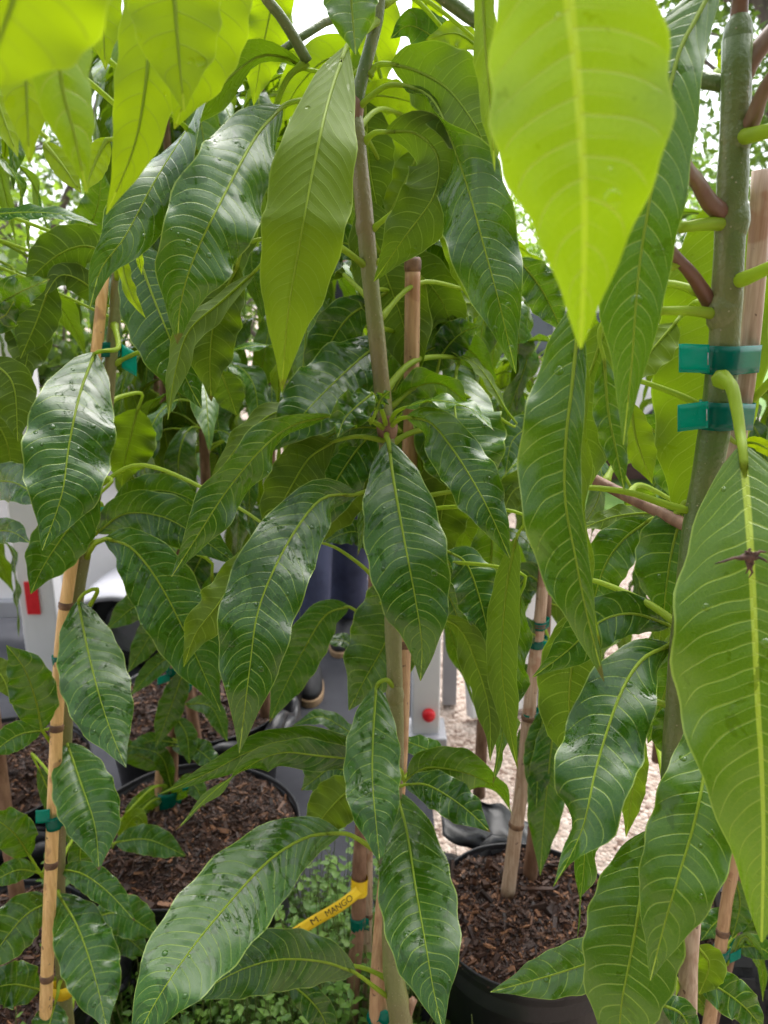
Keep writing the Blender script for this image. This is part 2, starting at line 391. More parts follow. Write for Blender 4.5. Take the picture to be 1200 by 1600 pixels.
# ------------------------------------------------------------ leaves
def prof(t, t0=0.80, c=0.42):
    a = max(0.0, math.sin(math.pi * t ** 0.84)) ** 0.72
    return a * (1 - c * max(0, (t - t0) / (1 - t0)) ** 0.9)
LEAF_N = [0]
def leaf_mesh(path, Tw, hwl, hwr, face, fold, wave, seed, nu=None, viewpt=None, nv=6, droop=0.0, tip=(0.74, 0.52)):
    "path: world points; returns a mesh: a blade curved along the path, seen broadside from viewpt where the twist is 0"
    n = len(path) - 1; rng = random.Random(seed)
    T = [(path[min(i + 1, n)] - path[max(i - 1, 0)]).normalized() for i in range(n + 1)]
    L = sum((path[i + 1] - path[i]).length for i in range(n))
    ph = [rng.uniform(0, 6.28) for _ in range(4)]; fr = [rng.uniform(2.6, 4.4) for _ in range(2)]
    s_ = 1 if face == 't' else -1
    vs = []; uvs = []; mets = []; acc = 0
    for i in range(n + 1):
        if i: acc += (path[i] - path[i - 1]).length
        t = i / n; t_ = min(max(t, 0.004), 0.998)
        V = viewpt(path[i]) if callable(viewpt) else (viewpt - path[i]).normalized()
        sd_ = T[i].cross(V)
        sd_ = sd_.normalized() if sd_.length > 1e-4 else Vector((1, 0, 0))
        sd_ = Matrix.Rotation(R(lerpl(Tw, t)), 3, T[i]) @ sd_
        nm = sd_.cross(T[i]).normalized()
        pf = prof(t_, *tip)
        for j in range(-nv, nv + 1):
            v = j / nv; hw = (hwl if v < 0 else hwr) * pf
            edge = 1 + 0.035 * math.sin(t * 40 + ph[2] + (2 if v > 0 else 0)) * abs(v) ** 4
            lat = v * hw * edge
            q = 0 if v < 0 else 1
            z = fold * abs(lat) * (1 - 0.35 * abs(v)) + 2.0 * wave * hw * abs(v) ** 2 * math.sin(2 * math.pi * fr[q] * t + ph[q]) * min(1, 3 * t + .2)
            z -= droop * hw * v * v
            vs.append(path[i] + sd_ * (lat * (1 - 0.06 * abs(v))) + nm * (s_ * z))
            uvs.append((t, v * 0.5 + 0.5)); mets.append((acc, lat))
    k = 2 * nv + 1; fs = []
    for i in range(n):
        for j in range(2 * nv):
            q = (i * k + j, i * k + j + 1, (i + 1) * k + j + 1, (i + 1) * k + j)
            fs.append(q if face == 't' else tuple(reversed(q)))
    me = bpy.data.meshes.new('leaf'); me.from_pydata([tuple(v) for v in vs], [], fs)
    for nm_, src in (('UVMap', uvs), ('metric', mets)):
        ul = me.uv_layers.new(name=nm_)
        buf = []
        for lp in me.loops: buf += src[lp.vertex_index]
        ul.data.foreach_set('uv', buf)
    me.update()
    return me

class Plant:
    "a sapling: an Empty at the foot of its stem, the stem and each leaf its parts"
    def __init__(s, name, label, cat, group, base):
        s.o = empty(name, base, label, cat, group); s.base = Vector(base); s.sk = []; s.n = 0
    def stem(s, pts, rad, mat=M_STEM, name='stem', n=30, bumps=True, register=True, seg=12):
        "pts: (px, py, Y) in the photo"
        W = [P(*p) for p in pts]; return s.stem_w(W, rad, mat, name, n, bumps, register, seg)
    def stem_w(s, W, rad, mat=M_STEM, name='stem', n=30, bumps=True, register=True, seg=12):
        c = [Vector(p) for p in catmull([tuple(p) for p in W], n)]
        rr = []
        for i in range(n + 1):
            r = lerpl(rad, i / n)
            if bumps: r *= 1 + 0.09 * noise.noise(c[i] * 38) + 0.05 * noise.noise(c[i] * 90)
            rr.append(r)
        m = MB(); m.tube(c, rr, seg); o = m.build(name, mat, s.o, local=s.base)
        if register: s.sk += list(zip(c, rr))
        return o
    def nearest(s, p):
        return min(s.sk, key=lambda q: (q[0] - p).length + (0.4 * max(0, p.z - 0.03 - q[0].z)))
    def leaf(s, pts, Y, w, face='t', tw=0, young=0.0, wet=0.5, pet=None, asym=None, fold=0.22, wave=0.10, rs=1.0, tip=(0.74, 0.52), mw=1.0):
        LEAF_N[0] += 1; seed = LEAF_N[0] * 7 + 3
        n = 34 if w > 55 else 20
        c = catmull(pts, n)
        W = [P(x, y, lerpl(Y, i / n)) for i, (x, y) in enumerate(c)]
        z = zd(W[int(n * 0.4)]); ww = w * z / F * (0.95 if w < 200 else 1)
        wl, wr = (asym if asym else (1, 1))
        vr = random.Random(seed + 5); fold *= vr.uniform(.6, 1.7); wave *= vr.uniform(.5, 1.7)
        me = leaf_mesh([p - s.base for p in W], tw, ww / 2 * wl, ww / 2 * wr, face, fold, wave, seed, viewpt=CAM - s.base, nv=7 if w > 55 else 4, droop=0.10, tip=tip)
        o = link('leaf', me, s.o, M_LEAF); o.color = (young, wet, sum((W[i + 1] - W[i]).length for i in range(n)), mw)
        # stalk running into the midrib
        mr = 0.00115 * rs * (0.75 + 0.5 * min(1.5, ww / 0.09))
        if pet:
            pp = [P(x, y, Yp) for x, y, Yp in pet]
            if (pp[-1] - W[0]).length > 0.004: pp.append(W[0])
            else: pp[-1] = W[0]
            st = catmull([tuple(p) for p in pp] + [tuple(W[2])], 18)
            st = [Vector(p) for p in st][:-1]
        else:
            q, qr = s.nearest(W[0]); d = (W[0] - q)
            T0 = (W[0] - W[2]).normalized() if n > 2 else Vector((0, 0, 1))
            m1 = q + d * 0.4 + Vector((0, 0, 0.18 * d.length)); m2 = W[0] + T0 * min(0.025, d.length * 0.3)
            st = [Vector(p) for p in catmull([tuple(q), tuple(m1), tuple(m2), tuple(W[0]), tuple(W[1])], 18)]
        kk = len(st)
        rad = [mr * (2.7 - 1.4 * i / kk) if i > 1 else mr * 3.7 for i in range(kk)]
        tail = W[1:int(n * 0.97)] if mw < 1.5 else W[1:3]
        rad += [mr * (1.3 - 1.12 * (i / len(tail)) ** 0.8) for i in range(len(tail))]
        m = MB(); m.tube(st + tail, rad, 7); m.build('leaf_stalk', M_STALK, o, local=s.base)
        return o

GS = 'potted mango saplings standing in rows'
exec_leaves = []
# --- plant A: the sapling in the middle
A = Plant('mango_sapling', 'tall mango sapling in the middle, grey-green stem beside the cut-off bamboo cane', 'sapling', GS, P(625, 1700, .74))
A.stem([(626, 1700, .74), (627, 1600, .745), (618, 1545, .75), (612, 1480, .76), (610, 1350, .78), (618, 1200, .80), (618, 1100, .81), (613, 950, .82), (610, 830, .83), (606, 720, .84), (600, 640, .85), (590, 540, .85), (578, 430, .85), (570, 340, .85), (560, 240, .85), (552, 172, .85)],
       [0.0165, 0.0135, 0.0105, .0098, .0095, .0098, 0.0098, 0.0092, 0.0092, .0088], n=60)
A.stem([(552, 176, .85), (566, 120, .85), (582, 60, .85), (592, 10, .85), (598, -90, .85)], [0.0072, 0.0066, 0.006, .005], name='branch', mat=M_STEMB, n=14)
A.stem([(618, 1612, .747), (640, 1572, .747), (648, 1560, .75)], [.012, .009, .004], mat=M_BARK, name='graft_union', n=8, register=False)
A.stem([(598, -80, .85), (470, -150, .75), (440, -120, .72), (400, -20, .74)], [.005, .004, .003], name='branch', mat=M_STEMB, n=12)
A.stem([(480, 96, .80), (460, 60, .79), (438, 25, .78), (410, -12, .77), (400, -60, .76)], [.005, .0048, .0046], name='branch', mat=M_STEMB, n=12)
A.stem([(438, 80, .82), (465, 62, .81), (492, 45, .82), (520, 30, .83), (585, 20, .85)], .0036, name='branch', mat=M_STEMB, n=8, register=False)
for x, y, Y, r in ((552, 172, .85, .011), (605, 668, .845, .0125), (570, 352, .85, .0103), (613, 935, .82, .0108), (617, 1085, .81, .0112), (616, 1225, .8, .0112)):
    m = MB(); c = P(x, y, Y); r *= .95; m.lathe([(r * .6, -.014), (r * .88, -.009), (r * .96, -.004), (r, 0), (r * .95, .004), (r * .86, .009), (r * .6, .014)], c, 14); m.build('stem_node', M_BARK if y in (172, 668) else M_STEM, A.o, local=A.base)

A.leaf([(541, 74), (515, 150), (492, 250), (470, 370), (450, 490), (440, 612)], [.80, .70, .66, .66, .68], 150, 'u', 8, .50, .1, pet=[(590, 32, .85), (572, 48, .83), (552, 62, .81)], fold=.3)
A.leaf([(440, 168), (400, 213), (350, 305), (305, 398), (283, 470), (277, 537)], [.80, .70, .64, .62, .62], 150, 't', -12, .05, .8, pet=[(553, 172, .85), (500, 158, .83), (462, 158, .81)], fold=.12, wave=.16)
A.leaf([(478, 108), (440, 88), (395, 92), (330, 150), (275, 230), (238, 290), (195, 370), (158, 420), (140, 482)], [.82, .78, .72, .66, .62, .60], 118, 't', [118, 120, 118, 108, 60, 10, 0, 5, 0], .05, .8, pet=[(553, 176, .85), (520, 130, .84), (495, 112, .83)], fold=.15, wave=.12)
A.leaf([(398, 262), (384, 300), (362, 360), (345, 430), (335, 500)], [.80, .78], 92, 'u', 20, .1, .1, wave=.05)
A.leaf([(372, 415), (352, 455), (335, 500), (328, 560), (330, 627)], [.76, .74], 92, 'u', 10, .18, .1, wave=.16)
A.leaf([(398, 425), (345, 472), (296, 516), (274, 580), (262, 656)], [.74, .70], 62, 'u', [62, 40, 45], .22, .2)
A.leaf([(612, 100), (650, 110), (695, 135), (727, 172), (752, 215), (772, 275)], [.84, .80, .76, .74], 128, 'u', [25, 0, 0], .08, .1, pet=[(576, 118, .85), (590, 102, .85)], fold=.1)
A.leaf([(632, 134), (672, 152), (700, 205), (730, 290), (758, 392), (780, 473), (806, 583)], [.82, .76, .71, .68, .67], 128, 't', [118, 110, 45, 0, 0, 0, 5], 0.0, .9, pet=[(553, 176, .85), (580, 150, .84), (605, 134, .83)], fold=.10, wave=.10)
A.leaf([(604, 206), (650, 208), (684, 245), (678, 305), (634, 368), (584, 440)], [.82, .79, .76, .75, .76], 112, 'u', [20, 5, 0], .12, .2, pet=[(568, 222, .85), (585, 208, .84)], fold=.12)
A.leaf([(570, 158), (573, 200), (577, 260), (592, 335)], [.93, .95], 95, 'u', 0, .12, .1)
A.leaf([(655, 235), (632, 285), (602, 345)], [1.0, .98], 66, 'u', 0, .55, .1)
A.leaf([(570, 312), (585, 370), (603, 430), (626, 492), (640, 548), (650, 610)], [.93, .92, .90], 118, 'u', 5, .10, .2)
A.leaf([(698, 282), (712, 335), (722, 385), (738, 478)], [.80, .80], 72, 'u', 12, .20, .1, pet=[(578, 362, .85), (604, 340, .84), (636, 317, .83)])
A.leaf([(603, 532), (573, 552), (530, 590), (490, 630), (452, 672), (424, 705)], [.92, .86, .80, .79], 118, 't', 12, .03, .5, fold=.15, wave=.08)
A.leaf([(516, 650), (455, 665), (405, 705), (352, 770), (312, 832), (268, 901)], [.80, .72, .68, .66], 84, 't', [-62, -50, -30, -12, 5], .04, .5, pet=[(606, 672, .84), (560, 648, .82)], wave=.10)
A.leaf([(516, 652), (450, 640), (400, 665), (345, 735), (330, 780)], [.84, .80, .80], 60, 'u', [50, 40, 30], .14, .2, wave=.14)
A.leaf([(522, 690), (484, 715), (457, 757), (432, 805), (418, 850)], [.82, .80, .80], 92, 'u', 0, .10, .1, pet=[(606, 690, .84), (560, 682, .83)], wave=.12)
A.leaf([(556, 772), (505, 778), (466, 822), (428, 890), (402, 960), (390, 1045), (374, 1177)], [.80, .74, .68, .64, .62, .62], 132, 't', [-20, 0, 0, 0, 6], .03, .8, pet=[(606, 700, .84), (598, 752, .82)], fold=.15, wave=.12)
A.leaf([(607, 690), (615, 750), (630, 835), (648, 930), (659, 1005), (657, 1064)], [.82, .76, .71, .69, .69], 140, 't', [0, 0, -4, 18], .02, .7, pet=[(606, 672, .845), (604, 682, .83)], fold=.18, wave=.08)
A.leaf([(582, 615), (556, 636), (538, 655), (527, 684)], [.80, .76], 62, 't', [25, 0, -10], .15, .9, pet=[(604, 668, .84), (596, 640, .82)], fold=.4, wave=.25)
A.leaf([(588, 640), (596, 622), (610, 610)], [.80, .80], 26, 't', 30, .2, .9, fold=.5, wave=.3)
A.leaf([(636, 652), (672, 660), (706, 700), (738, 750), (765, 800), (797, 872)], [.80, .74, .70, .69], 92, 't', [20, -5, -15, -15], 0.0, .6, pet=[(608, 668, .84), (622, 656, .83)], fold=.15)
A.leaf([(632, 637), (680, 626), (738, 640), (773, 674)], [.80, .70], 56, 't', [-75, -74, -70], .12, .3, pet=[(608, 662, .84), (618, 645, .83)])
A.leaf([(713, 578), (712, 600), (712, 650), (728, 715), (760, 790)], [.96, .88, .84, .84], 158, 't', [0, 5], .05, .6, fold=.10, wave=.05)
A.leaf([(738, 700), (712, 730), (697, 770), (688, 830), (702, 890)], [.88, .86], 105, 'u', 0, .18, .2)
A.leaf([(700, 862), (728, 880), (748, 930), (768, 1010)], [.80, .76], 84, 't', [-25, -10], 0.0, .6, wave=.08)
A.leaf([(560, 690), (540, 730), (520, 790), (500, 850)], [.92, .92], 110, 'u', 0, .25, .1)
A.leaf([(648, 880), (624, 950), (600, 1008), (568, 1065), (545, 1110)], [.92, .90], 138, 't', 10, .05, .3, wave=.10)
A.leaf([(500, 848), (470, 846), (438, 862), (420, 880)], [.76, .76], 44, 't', 40, 0.0, .6, pet=[(607, 934, .82), (575, 893, .80), (535, 862, .78), (515, 852, .77)])
A.leaf([(588, 1074), (583, 1150), (582, 1220), (588, 1290), (594, 1352)], [.79, .73, .67, .63], 98, 't', 0, .03, .9, pet=[(620, 1082, .81), (606, 1063, .80), (593, 1066, .79)], fold=.2)
A.leaf([(619, 1238), (636, 1300), (650, 1390), (665, 1475), (677, 1545), (692, 1612)], [.80, .70, .62, .57], 132, 't', [0, 0, 0, 5], 0.0, .9, pet=[(618, 1232, .80)], fold=.14, wave=.04)
A.leaf([(530, 1302), (480, 1308), (420, 1345), (350, 1420), (290, 1495), (235, 1580), (205, 1650)], [.74, .66, .59, .53, .49], 150, 't', [0, 6, 10, 10], .0, .95, pet=[(616, 1355, .785), (580, 1325, .77), (548, 1305, .75)], fold=.10, wave=.03)
A.leaf([(555, 1520), (505, 1503), (440, 1499), (385, 1512), (330, 1540), (290, 1566)], [.72, .66, .61], 98, 't', [-8, 0], .0, .5, pet=[(618, 1566, .75), (590, 1546, .74)], fold=.12, wave=.04)
A.leaf([(450, 1535), (480, 1558), (505, 1590), (520, 1640)], [.78, .76], 50, 't', 10, 0.0, .6)
A.leaf([(590, 1180), (500, 1158), (440, 1158), (385, 1176), (330, 1205), (246, 1242)], [.78, .73, .72], 58, 't', [-25, -30, -38, -50], .0, .5, wave=.05)
A.leaf([(590, 1190), (500, 1181), (440, 1176), (390, 1196), (330, 1240), (274, 1298)], [.77, .70, .68], 62, 't', [-10, -15, -50, -115, -120], .0, .5, wave=.06)
A.leaf([(637, 1216), (672, 1199), (735, 1210), (781, 1237), (802, 1275)], [.79, .78, .78], 84, 't', [20, 15, 60, 85], .05, .5, wave=.06)
A.leaf([(634, 1226), (665, 1226), (700, 1244), (735, 1270), (766, 1300)], [.77, .74, .72], 70, 't', [-20, -10], 0.0, .8)
A.leaf([(700, 1190), (670, 1172), (640, 1160), (622, 1150)], [.9, .95], 44, 't', 20, 0.0, .2)
A.leaf([(562, 1222), (528, 1250), (500, 1283), (478, 1312)], [.86, .85], 84, 'u', 0, .25, .1)
A.leaf([(560, 1210), (520, 1200), (495, 1215), (470, 1235)], [.90, .90], 60, 't', 0, 0.0, .3)
A.leaf([(682, 963), (718, 982), (745, 1040), (764, 1110), (766, 1190)], [.78, .72], 66, 'u', [50, 25, 40], .12, .1)
A.leaf([(806, 840), (790, 930), (784, 1040), (795, 1130), (809, 1202)], [.74, .70], 62, 'u', [20, 30], .10, .5, wave=.08)
A.leaf([(812, 930), (808, 1010), (790, 1120), (770, 1226)], [.76, .74], 54, 't', [20, 40], .0, .2, wave=.2)
A.leaf([(770, 800), (768, 870), (760, 930), (745, 1000)], [.84, .84], 80, 't', 10, .1, .4)
A.leaf([(765, 478), (722, 474), (690, 486), (668, 520)], [1.0, .98], 62, 'u', 40, .28, .1)
A.leaf([(688, 558), (702, 538), (722, 520), (748, 508)], [.98, .96], 62, 't', 0, .02, 1.0, pet=[(700, 640, .95), (683, 595, .98)])
A.leaf([(790, 640), (765, 596), (740, 566), (705, 550)], [.95, .97], 36, 'u', 60, .2, .1)
A.leaf([(810, 405), (838, 440), (856, 470), (880, 520)], [.84, .84], 70, 't', -10, .0, 1.0)
A.leaf([(545, -70), (548, -10), (552, 40), (556, 86)], [.62, .60], 96, 't', 0, .12, .4, fold=.5)
A.leaf([(600, -30), (592, 50), (575, 120), (562, 195)], [.98, 1.0], 78, 'u', 0, .85, .0)
A.leaf([(440, -60), (422, 20), (408, 90), (396, 165)], [.92, .92], 82, 'u', 0, .8, .1)
A.leaf([(655, -30), (668, 15), (682, 70)], [.98, 1.0], 52, 'u', 0, .9, .0)
A.leaf([(750, 75), (712, 52), (665, 62)], [.92, .92], 44, 'u', 30, .7, .0)
A.leaf([(720, 95), (680, 60), (640, 40), (610, 60)], [.98, .98], 66, 't', 0, .0, .9)
A.leaf([(560, 150), (600, 150), (645, 160), (672, 170)], [.94, .94], 56, 'u', 10, .65, .1)
A.leaf([(540, 430), (500, 415), (470, 440), (460, 470)], [1.0, 1.0], 50, 'u', 20, .4, .0, pet=[(580, 470, .85), (540, 432, .9)])

for a in (([(600, 660), (560, 700), (520, 760), (470, 850)], [.92, .88], 96, 't', 10, 0, .4), ([(612, 672), (560, 668), (500, 690), (430, 760)], [.88, .84], 70, 't', -30, 0, .5),
          ([(615, 660), (650, 700), (668, 770), (672, 850)], [.90, .88], 90, 'u', 15, .1, .1), ([(600, 655), (640, 610), (690, 600), (740, 640)], [.88, .86], 70, 't', 40, 0, .5),
          ([(596, 640), (560, 600), (520, 600), (480, 640)], [.90, .90], 70, 't', 20, 0, .5), ([(582, 470), (540, 500), (505, 560), (490, 620)], [.92, .92], 84, 't', 0, 0, .4),
          ([(575, 400), (530, 380), (490, 420), (470, 500)], [.95, .95], 80, 't', 10, .02, .3), ([(560, 240), (520, 230), (470, 280), (440, 360)], [.95, .95], 84, 'u', 10, .3, .1),
          ([(580, 420), (640, 420), (690, 470), (720, 560)], [.98, .98], 84, 'u', 10, .12, .1), ([(606, 700), (660, 760), (720, 820), (770, 900)], [.95, .92], 90, 'u', 20, .15, .1),
          ([(612, 930), (660, 900), (700, 930), (730, 1010)], [.88, .86], 74, 't', 10, 0, .5), ([(598, 640), (650, 560), (720, 540), (780, 600)], [1.0, .98], 84, 't', 20, .02, .6),
          ([(560, 120), (620, 180), (660, 260), (690, 340)], [1.0, 1.0], 90, 'u', 0, .5, .1), ([(570, 120), (520, 90), (470, 130), (430, 200)], [.98, 1.0], 80, 'u', 10, .6, .1)):
    A.leaf(a[0], a[1], a[2], a[3], a[4], a[5], a[6])
# --- plant B: the sapling on the right, nearest the camera
B = Plant('mango_sapling', 'nearest mango sapling at the right, thick green stem taped twice to its cane', 'sapling', GS, P(1030, 1720, .50))
B.stem([(1030, 1720, .50), (1034, 1600, .51), (1038, 1500, .52), (1052, 1250, .535), (1070, 1000, .55), (1094, 800, .56), (1112, 700, .56), (1128, 580, .56), (1138, 420, .56), (1145, 280, .56), (1150, 150, .56), (1152, 60, .56)],
       [.0100, .0098, .0100, .0108, .0108, .0110, .0108, .0102, .0092], M_STEMB, n=50, seg=16)
B.stem([(1152, 66, .56), (1155, 20, .56), (1162, -80, .55)], [.0062, .005, .005], M_BRANCH, 'branch', n=6)
B.stem([(1162, -78, .55), (1060, -190, .45), (950, -210, .36), (872, -190, .32)], .0045, M_STEMB, 'branch', n=14)
B.stem([(1150, 135, .57), (1000, 105, .60), (860, 75, .60), (765, 45, .60), (715, 12, .60), (672, -20, .59)], [.0055, .005, .0046], M_STEMB, 'branch', n=14)
B.stem([(1142, 342, .565), (1110, 318, .55), (1090, 285, .54), (1068, 256, .52), (1040, 180, .50)], [.0068, .0052, .0044, .0038], M_BRANCH, 'branch', n=12)
B.stem([(1136, 350, .56), (1105, 350, .55), (1062, 356, .54)], [.0048, .0036], M_STALK, 'branch', n=6, register=False)
B.stem([(1116, 486, .565), (1098, 455, .56), (1078, 425, .55), (1050, 395, .54), (1000, 330, .52)], [.0056, .0040, .0036], M_BRANCH, 'branch', n=12)
B.stem([(1122, 492, .56), (1085, 486, .55), (1030, 486, .54)], [.0042, .0028], M_STALK, 'branch', n=6, register=False)
B.stem([(1160, 210, .56), (1175, 190, .55), (1190, 150, .54), (1225, 90, .52)], [.0062, .0046, .004], M_BRANCH, 'branch', n=10)
B.stem([(1158, 214, .555), (1180, 210, .54), (1215, 200, .53)], [.0055, .004], M_STALK, 'branch', n=6, register=False)
B.stem([(1162, 120, .56), (1180, 85, .56), (1225, 30, .56)], [.006, .0055], M_BRANCH, 'branch', n=6, register=False)
B.stem([(1150, 440, .555), (1172, 432, .54), (1215, 412, .52)], [.0052, .0038], M_STALK, 'branch', n=6, register=False)
B.stem([(1142, 660, .60), (1180, 620, .59), (1215, 585, .58)], [.0035, .003], M_STALK, 'branch', n=6, register=False)
B.stem([(1090, 830, .60), (1030, 800, .63), (965, 768, .66), (908, 738, .68)], [.0055, .0048], M_BARK, 'branch', n=10)
B.stem([(1082, 800, .56), (1040, 788, .56), (985, 770, .56), (925, 762, .56), (898, 764, .56)], [.0032, .0018], M_STALK, 'branch', n=10, register=False)
for x, y, Y, r in ((1145, 345, .56, .0118), (1130, 486, .56, .0122), (1150, 212, .56, .0112), (1152, 62, .56, .0098)):
    m = MB(); c = P(x, y, Y); r *= .95; m.lathe([(r * .6, -.014), (r * .88, -.009), (r * .96, -.004), (r, 0), (r * .95, .004), (r * .86, .009), (r * .6, .014)], c, 14); m.build('stem_node', M_STEMB, B.o, local=B.base)

B.leaf([(868, -170), (884, -40), (899, 90), (908, 210), (913, 320), (912, 430), (907, 545)], [.31, .30, .29, .29], 296, 't', 0, .80, .15, fold=.12, wave=.03, rs=1.6, tip=(.58, .58), mw=2.0)
B.leaf([(1125, -40), (1086, 32), (1060, 85), (1036, 190), (1014, 320), (1001, 400), (993, 483), (987, 570), (974, 695)], [.52, .48, .46, .45, .45], 140, 't', [10, 0, -6, 0], .08, .2, fold=.10, wave=.05, asym=(.85, 1.15))
B.leaf([(907, 470), (894, 600), (884, 690), (883, 780), (899, 870), (917, 960), (944, 1065)], [.52, .49, .47, .46], 128, 't', [0, 0, -10, -8], .14, .15, asym=(.45, 1.25), fold=.14, wave=.16)
B.leaf([(905, 520), (905, 640), (897, 740), (905, 860), (925, 950), (938, 1010)], [.515, .50, .485], 70, 'u', [60, 50, 60], .22, .1)
B.leaf([(948, 500), (928, 565), (908, 622), (915, 705), (900, 795)], [.62, .60], 100, 'u', 5, .16, .1)
B.leaf([(944, 560), (950, 640), (962, 700), (976, 768)], [.55, .53], 52, 't', -10, .12, .5, wave=.14)
B.leaf([(985, 630), (993, 680), (1005, 718), (1019, 756)], [.58, .57], 58, 'u', 15, .45, .0)
B.leaf([(1055, 505), (1015, 552), (985, 602)], [.62, .60], 72, 'u', 20, .40, .0)
B.leaf([(1000, 650), (1040, 700), (1060, 790)], [.75, .75], 80, 't', 0, .0, .6)
B.leaf([(985, 760), (1005, 800), (1000, 840)], [.8, .8], 60, 'u', 0, .15, .1)
B.leaf([(1130, 300), (1120, 450), (1106, 580), (1090, 710), (1066, 865)], [.66, .65, .63], 186, 'u', 0, .28, .1, fold=.12, wave=.06)
B.leaf([(1160, 700), (1168, 790), (1174, 880), (1179, 980), (1184, 1100), (1190, 1200), (1193, 1320), (1190, 1472)], [.48, .435, .41, .39, .38, .38], 262, 't', [0, 0, 0, 4], .24, .2, pet=[(1126, 592, .545), (1142, 602, .525), (1151, 640, .51), (1157, 680, .495)], fold=.14, wave=.06, asym=(1.0, 1.0), rs=1.25, tip=(.55, .45), mw=1.9)
B.leaf([(1046, 1008), (1002, 1032), (967, 1090), (933, 1195), (913, 1285), (890, 1340), (865, 1385)], [.56, .50, .45, .43], 138, 't', [-5, 0, 0, 10, 50, 70], .02, .6, fold=.14, wave=.10)
B.leaf([(990, 1110), (950, 1200), (920, 1290), (911, 1370), (902, 1465)], [.56, .53, .51], 86, 't', [10, 15, 60, 105], .05, .2, wave=.10)
B.leaf([(1012, 1300), (1001, 1400), (986, 1490), (971, 1570), (964, 1670)], [.50, .46, .44, .43], 165, 't', 0, .14, .25, fold=.16, wave=.04, pet=[(1046, 1290, .53), (1030, 1285, .52)])
B.leaf([(1098, 1105), (1102, 1190), (1086, 1280), (1060, 1370), (1038, 1445), (1016, 1532)], [.50, .45, .42, .41], 142, 't', 0, .12, .25, fold=.14, wave=.05)
B.leaf([(908, 950), (894, 1035), (890, 1120), (908, 1215)], [.62, .60], 112, 'u', 0, .06, .1)
B.leaf([(1046, 977), (997, 960), (960, 962), (928, 978), (885, 1018), (832, 1058)], [.58, .56, .55], 84, 't', [10, -5, -30], 0.0, .4, wave=.06)
B.leaf([(1015, 812), (975, 842), (947, 880), (930, 930), (920, 975)], [.66, .64], 80, 't', 0, .02, .2)
B.leaf([(1070, 790), (1052, 850), (1042, 910), (1036, 970)], [.62, .60], 120, 't', 5, 0.0, .2, wave=.08)
B.leaf([(1030, 800), (965, 806), (902, 828)], [.72, .72], 42, 'u', 30, .06, .2)
B.leaf([(1040, 900), (1035, 960), (1028, 1015)], [.64, .62], 50, 'u', 0, .14, .0)
B.leaf([(1055, 1030), (1030, 1110), (1012, 1162)], [.6, .6], 60, 't', 0, 0.0, .1)
B.leaf([(1062, 1100), (1045, 1150), (1055, 1190)], [.55, .55], 60, 't', 0, 0.0, .4)
B.leaf([(1003, 1150), (990, 1225), (978, 1308)], [.72, .70], 42, 'u', 10, .25, .1)
B.leaf([(1025, 1478), (960, 1490), (905, 1510), (840, 1530), (766, 1550)], [.52, .54, .56], 82, 't', 0, .02, .6, wave=.04)
B.leaf([(1085, 1528), (1125, 1545), (1165, 1575), (1195, 1612)], [.56, .54], 66, 't', 0, .0, .9)
B.leaf([(1090, 1478), (1108, 1508), (1092, 1555)], [.56, .55], 56, 'u', 0, .3, .2)
B.leaf([(1035, 1570), (1065, 1585), (1085, 1625)], [.50, .49], 50, 't', 0, .0, .4)
B.leaf([(1160, 692), (1185, 694), (1222, 716)], [.56, .52], 26, 'u', 20, 1.0, .0)
B.leaf([(1135, -40), (1102, -8), (1086, 28)], [.56, .55], 54, 'u', 0, 1.0, .4)
B.leaf([(752, -60), (758, 60), (765, 150), (773, 268)], [.50, .48], 52, 'u', 30, .35, .2)
B.leaf([(1130, 120), (1128, 80), (1122, 90)], [.6, .6], 20, 'u', 30, 1.0, .0)
# the dried flower stalk stuck on the broad leaf
sc = P(1171, 868, .407); m = MB()
rg = random.Random(4)
for a, ln in ((188, .020), (-18, .010), (24, .009), (-86, .012), (-96, .009), (98, .005), (60, .004), (140, .004), (-70, .007)):
    d = Vector((math.cos(R(a)), -.15, math.sin(R(a)))); pts = [sc + d * ln * t + Vector((rg.uniform(-1, 1), rg.uniform(-.8, 0), rg.uniform(-1, 1))) * .0012 * (t > 0) for t in (0, .25, .5, .75, 1)]
    m.tube(pts, [.0026, .0015, .0009, .0007, .0002], 6)
m.build('dried_twig_scrap', M_SCAB, None, local=Vector((0, 0, 0)))
tag(bpy.data.objects['dried_twig_scrap'], 'shrivelled dark brown scrap of dried twig stuck on the broad bright leaf at right', 'dead twig')

# --- plant C: the sapling on the left
Cc = Plant('mango_sapling', 'mango sapling at the left on a slim yellow cane, yellow band round its foot', 'sapling', GS, P(100, 1700, .86))
Cc.stem([(108, 1700, .86), (104, 1600, .87), (95, 1480, .88), (92, 1350, .90), (100, 1200, .92), (108, 1050, .94), (117, 950, .95), (130, 865, .95), (142, 800, .96), (160, 700, .97), (170, 600, .98), (179, 500, .99), (186, 400, 1.0), (194, 330, 1.0), (190, 230, 1.0)],
        [.0120, .0105, .0085, .0085, .0085, .0088, .0098, .0095, .0085, .0075, .0065, .006], n=50)
Cc.leaf([(148, 552), (125, 615), (108, 695), (96, 775), (66, 860)], [.88, .79, .74, .71], 146, 't', [0, 0, 5], 0.0, .9, pet=[(178, 505, .99), (185, 542, .93), (165, 548, .87)], fold=.08, wave=.08)
Cc.leaf([(152, 775), (118, 812), (90, 850), (65, 890), (48, 928)], [.88, .83], 92, 't', 0, .02, .7, wave=.04)
Cc.leaf([(122, 940), (137, 1015), (156, 1090), (176, 1150), (197, 1199)], [.90, .80, .73], 112, 't', [0, -5], 0.0, .8, pet=[(115, 985, .945), (152, 925, .90), (135, 925, .88)], fold=.06, wave=.05)
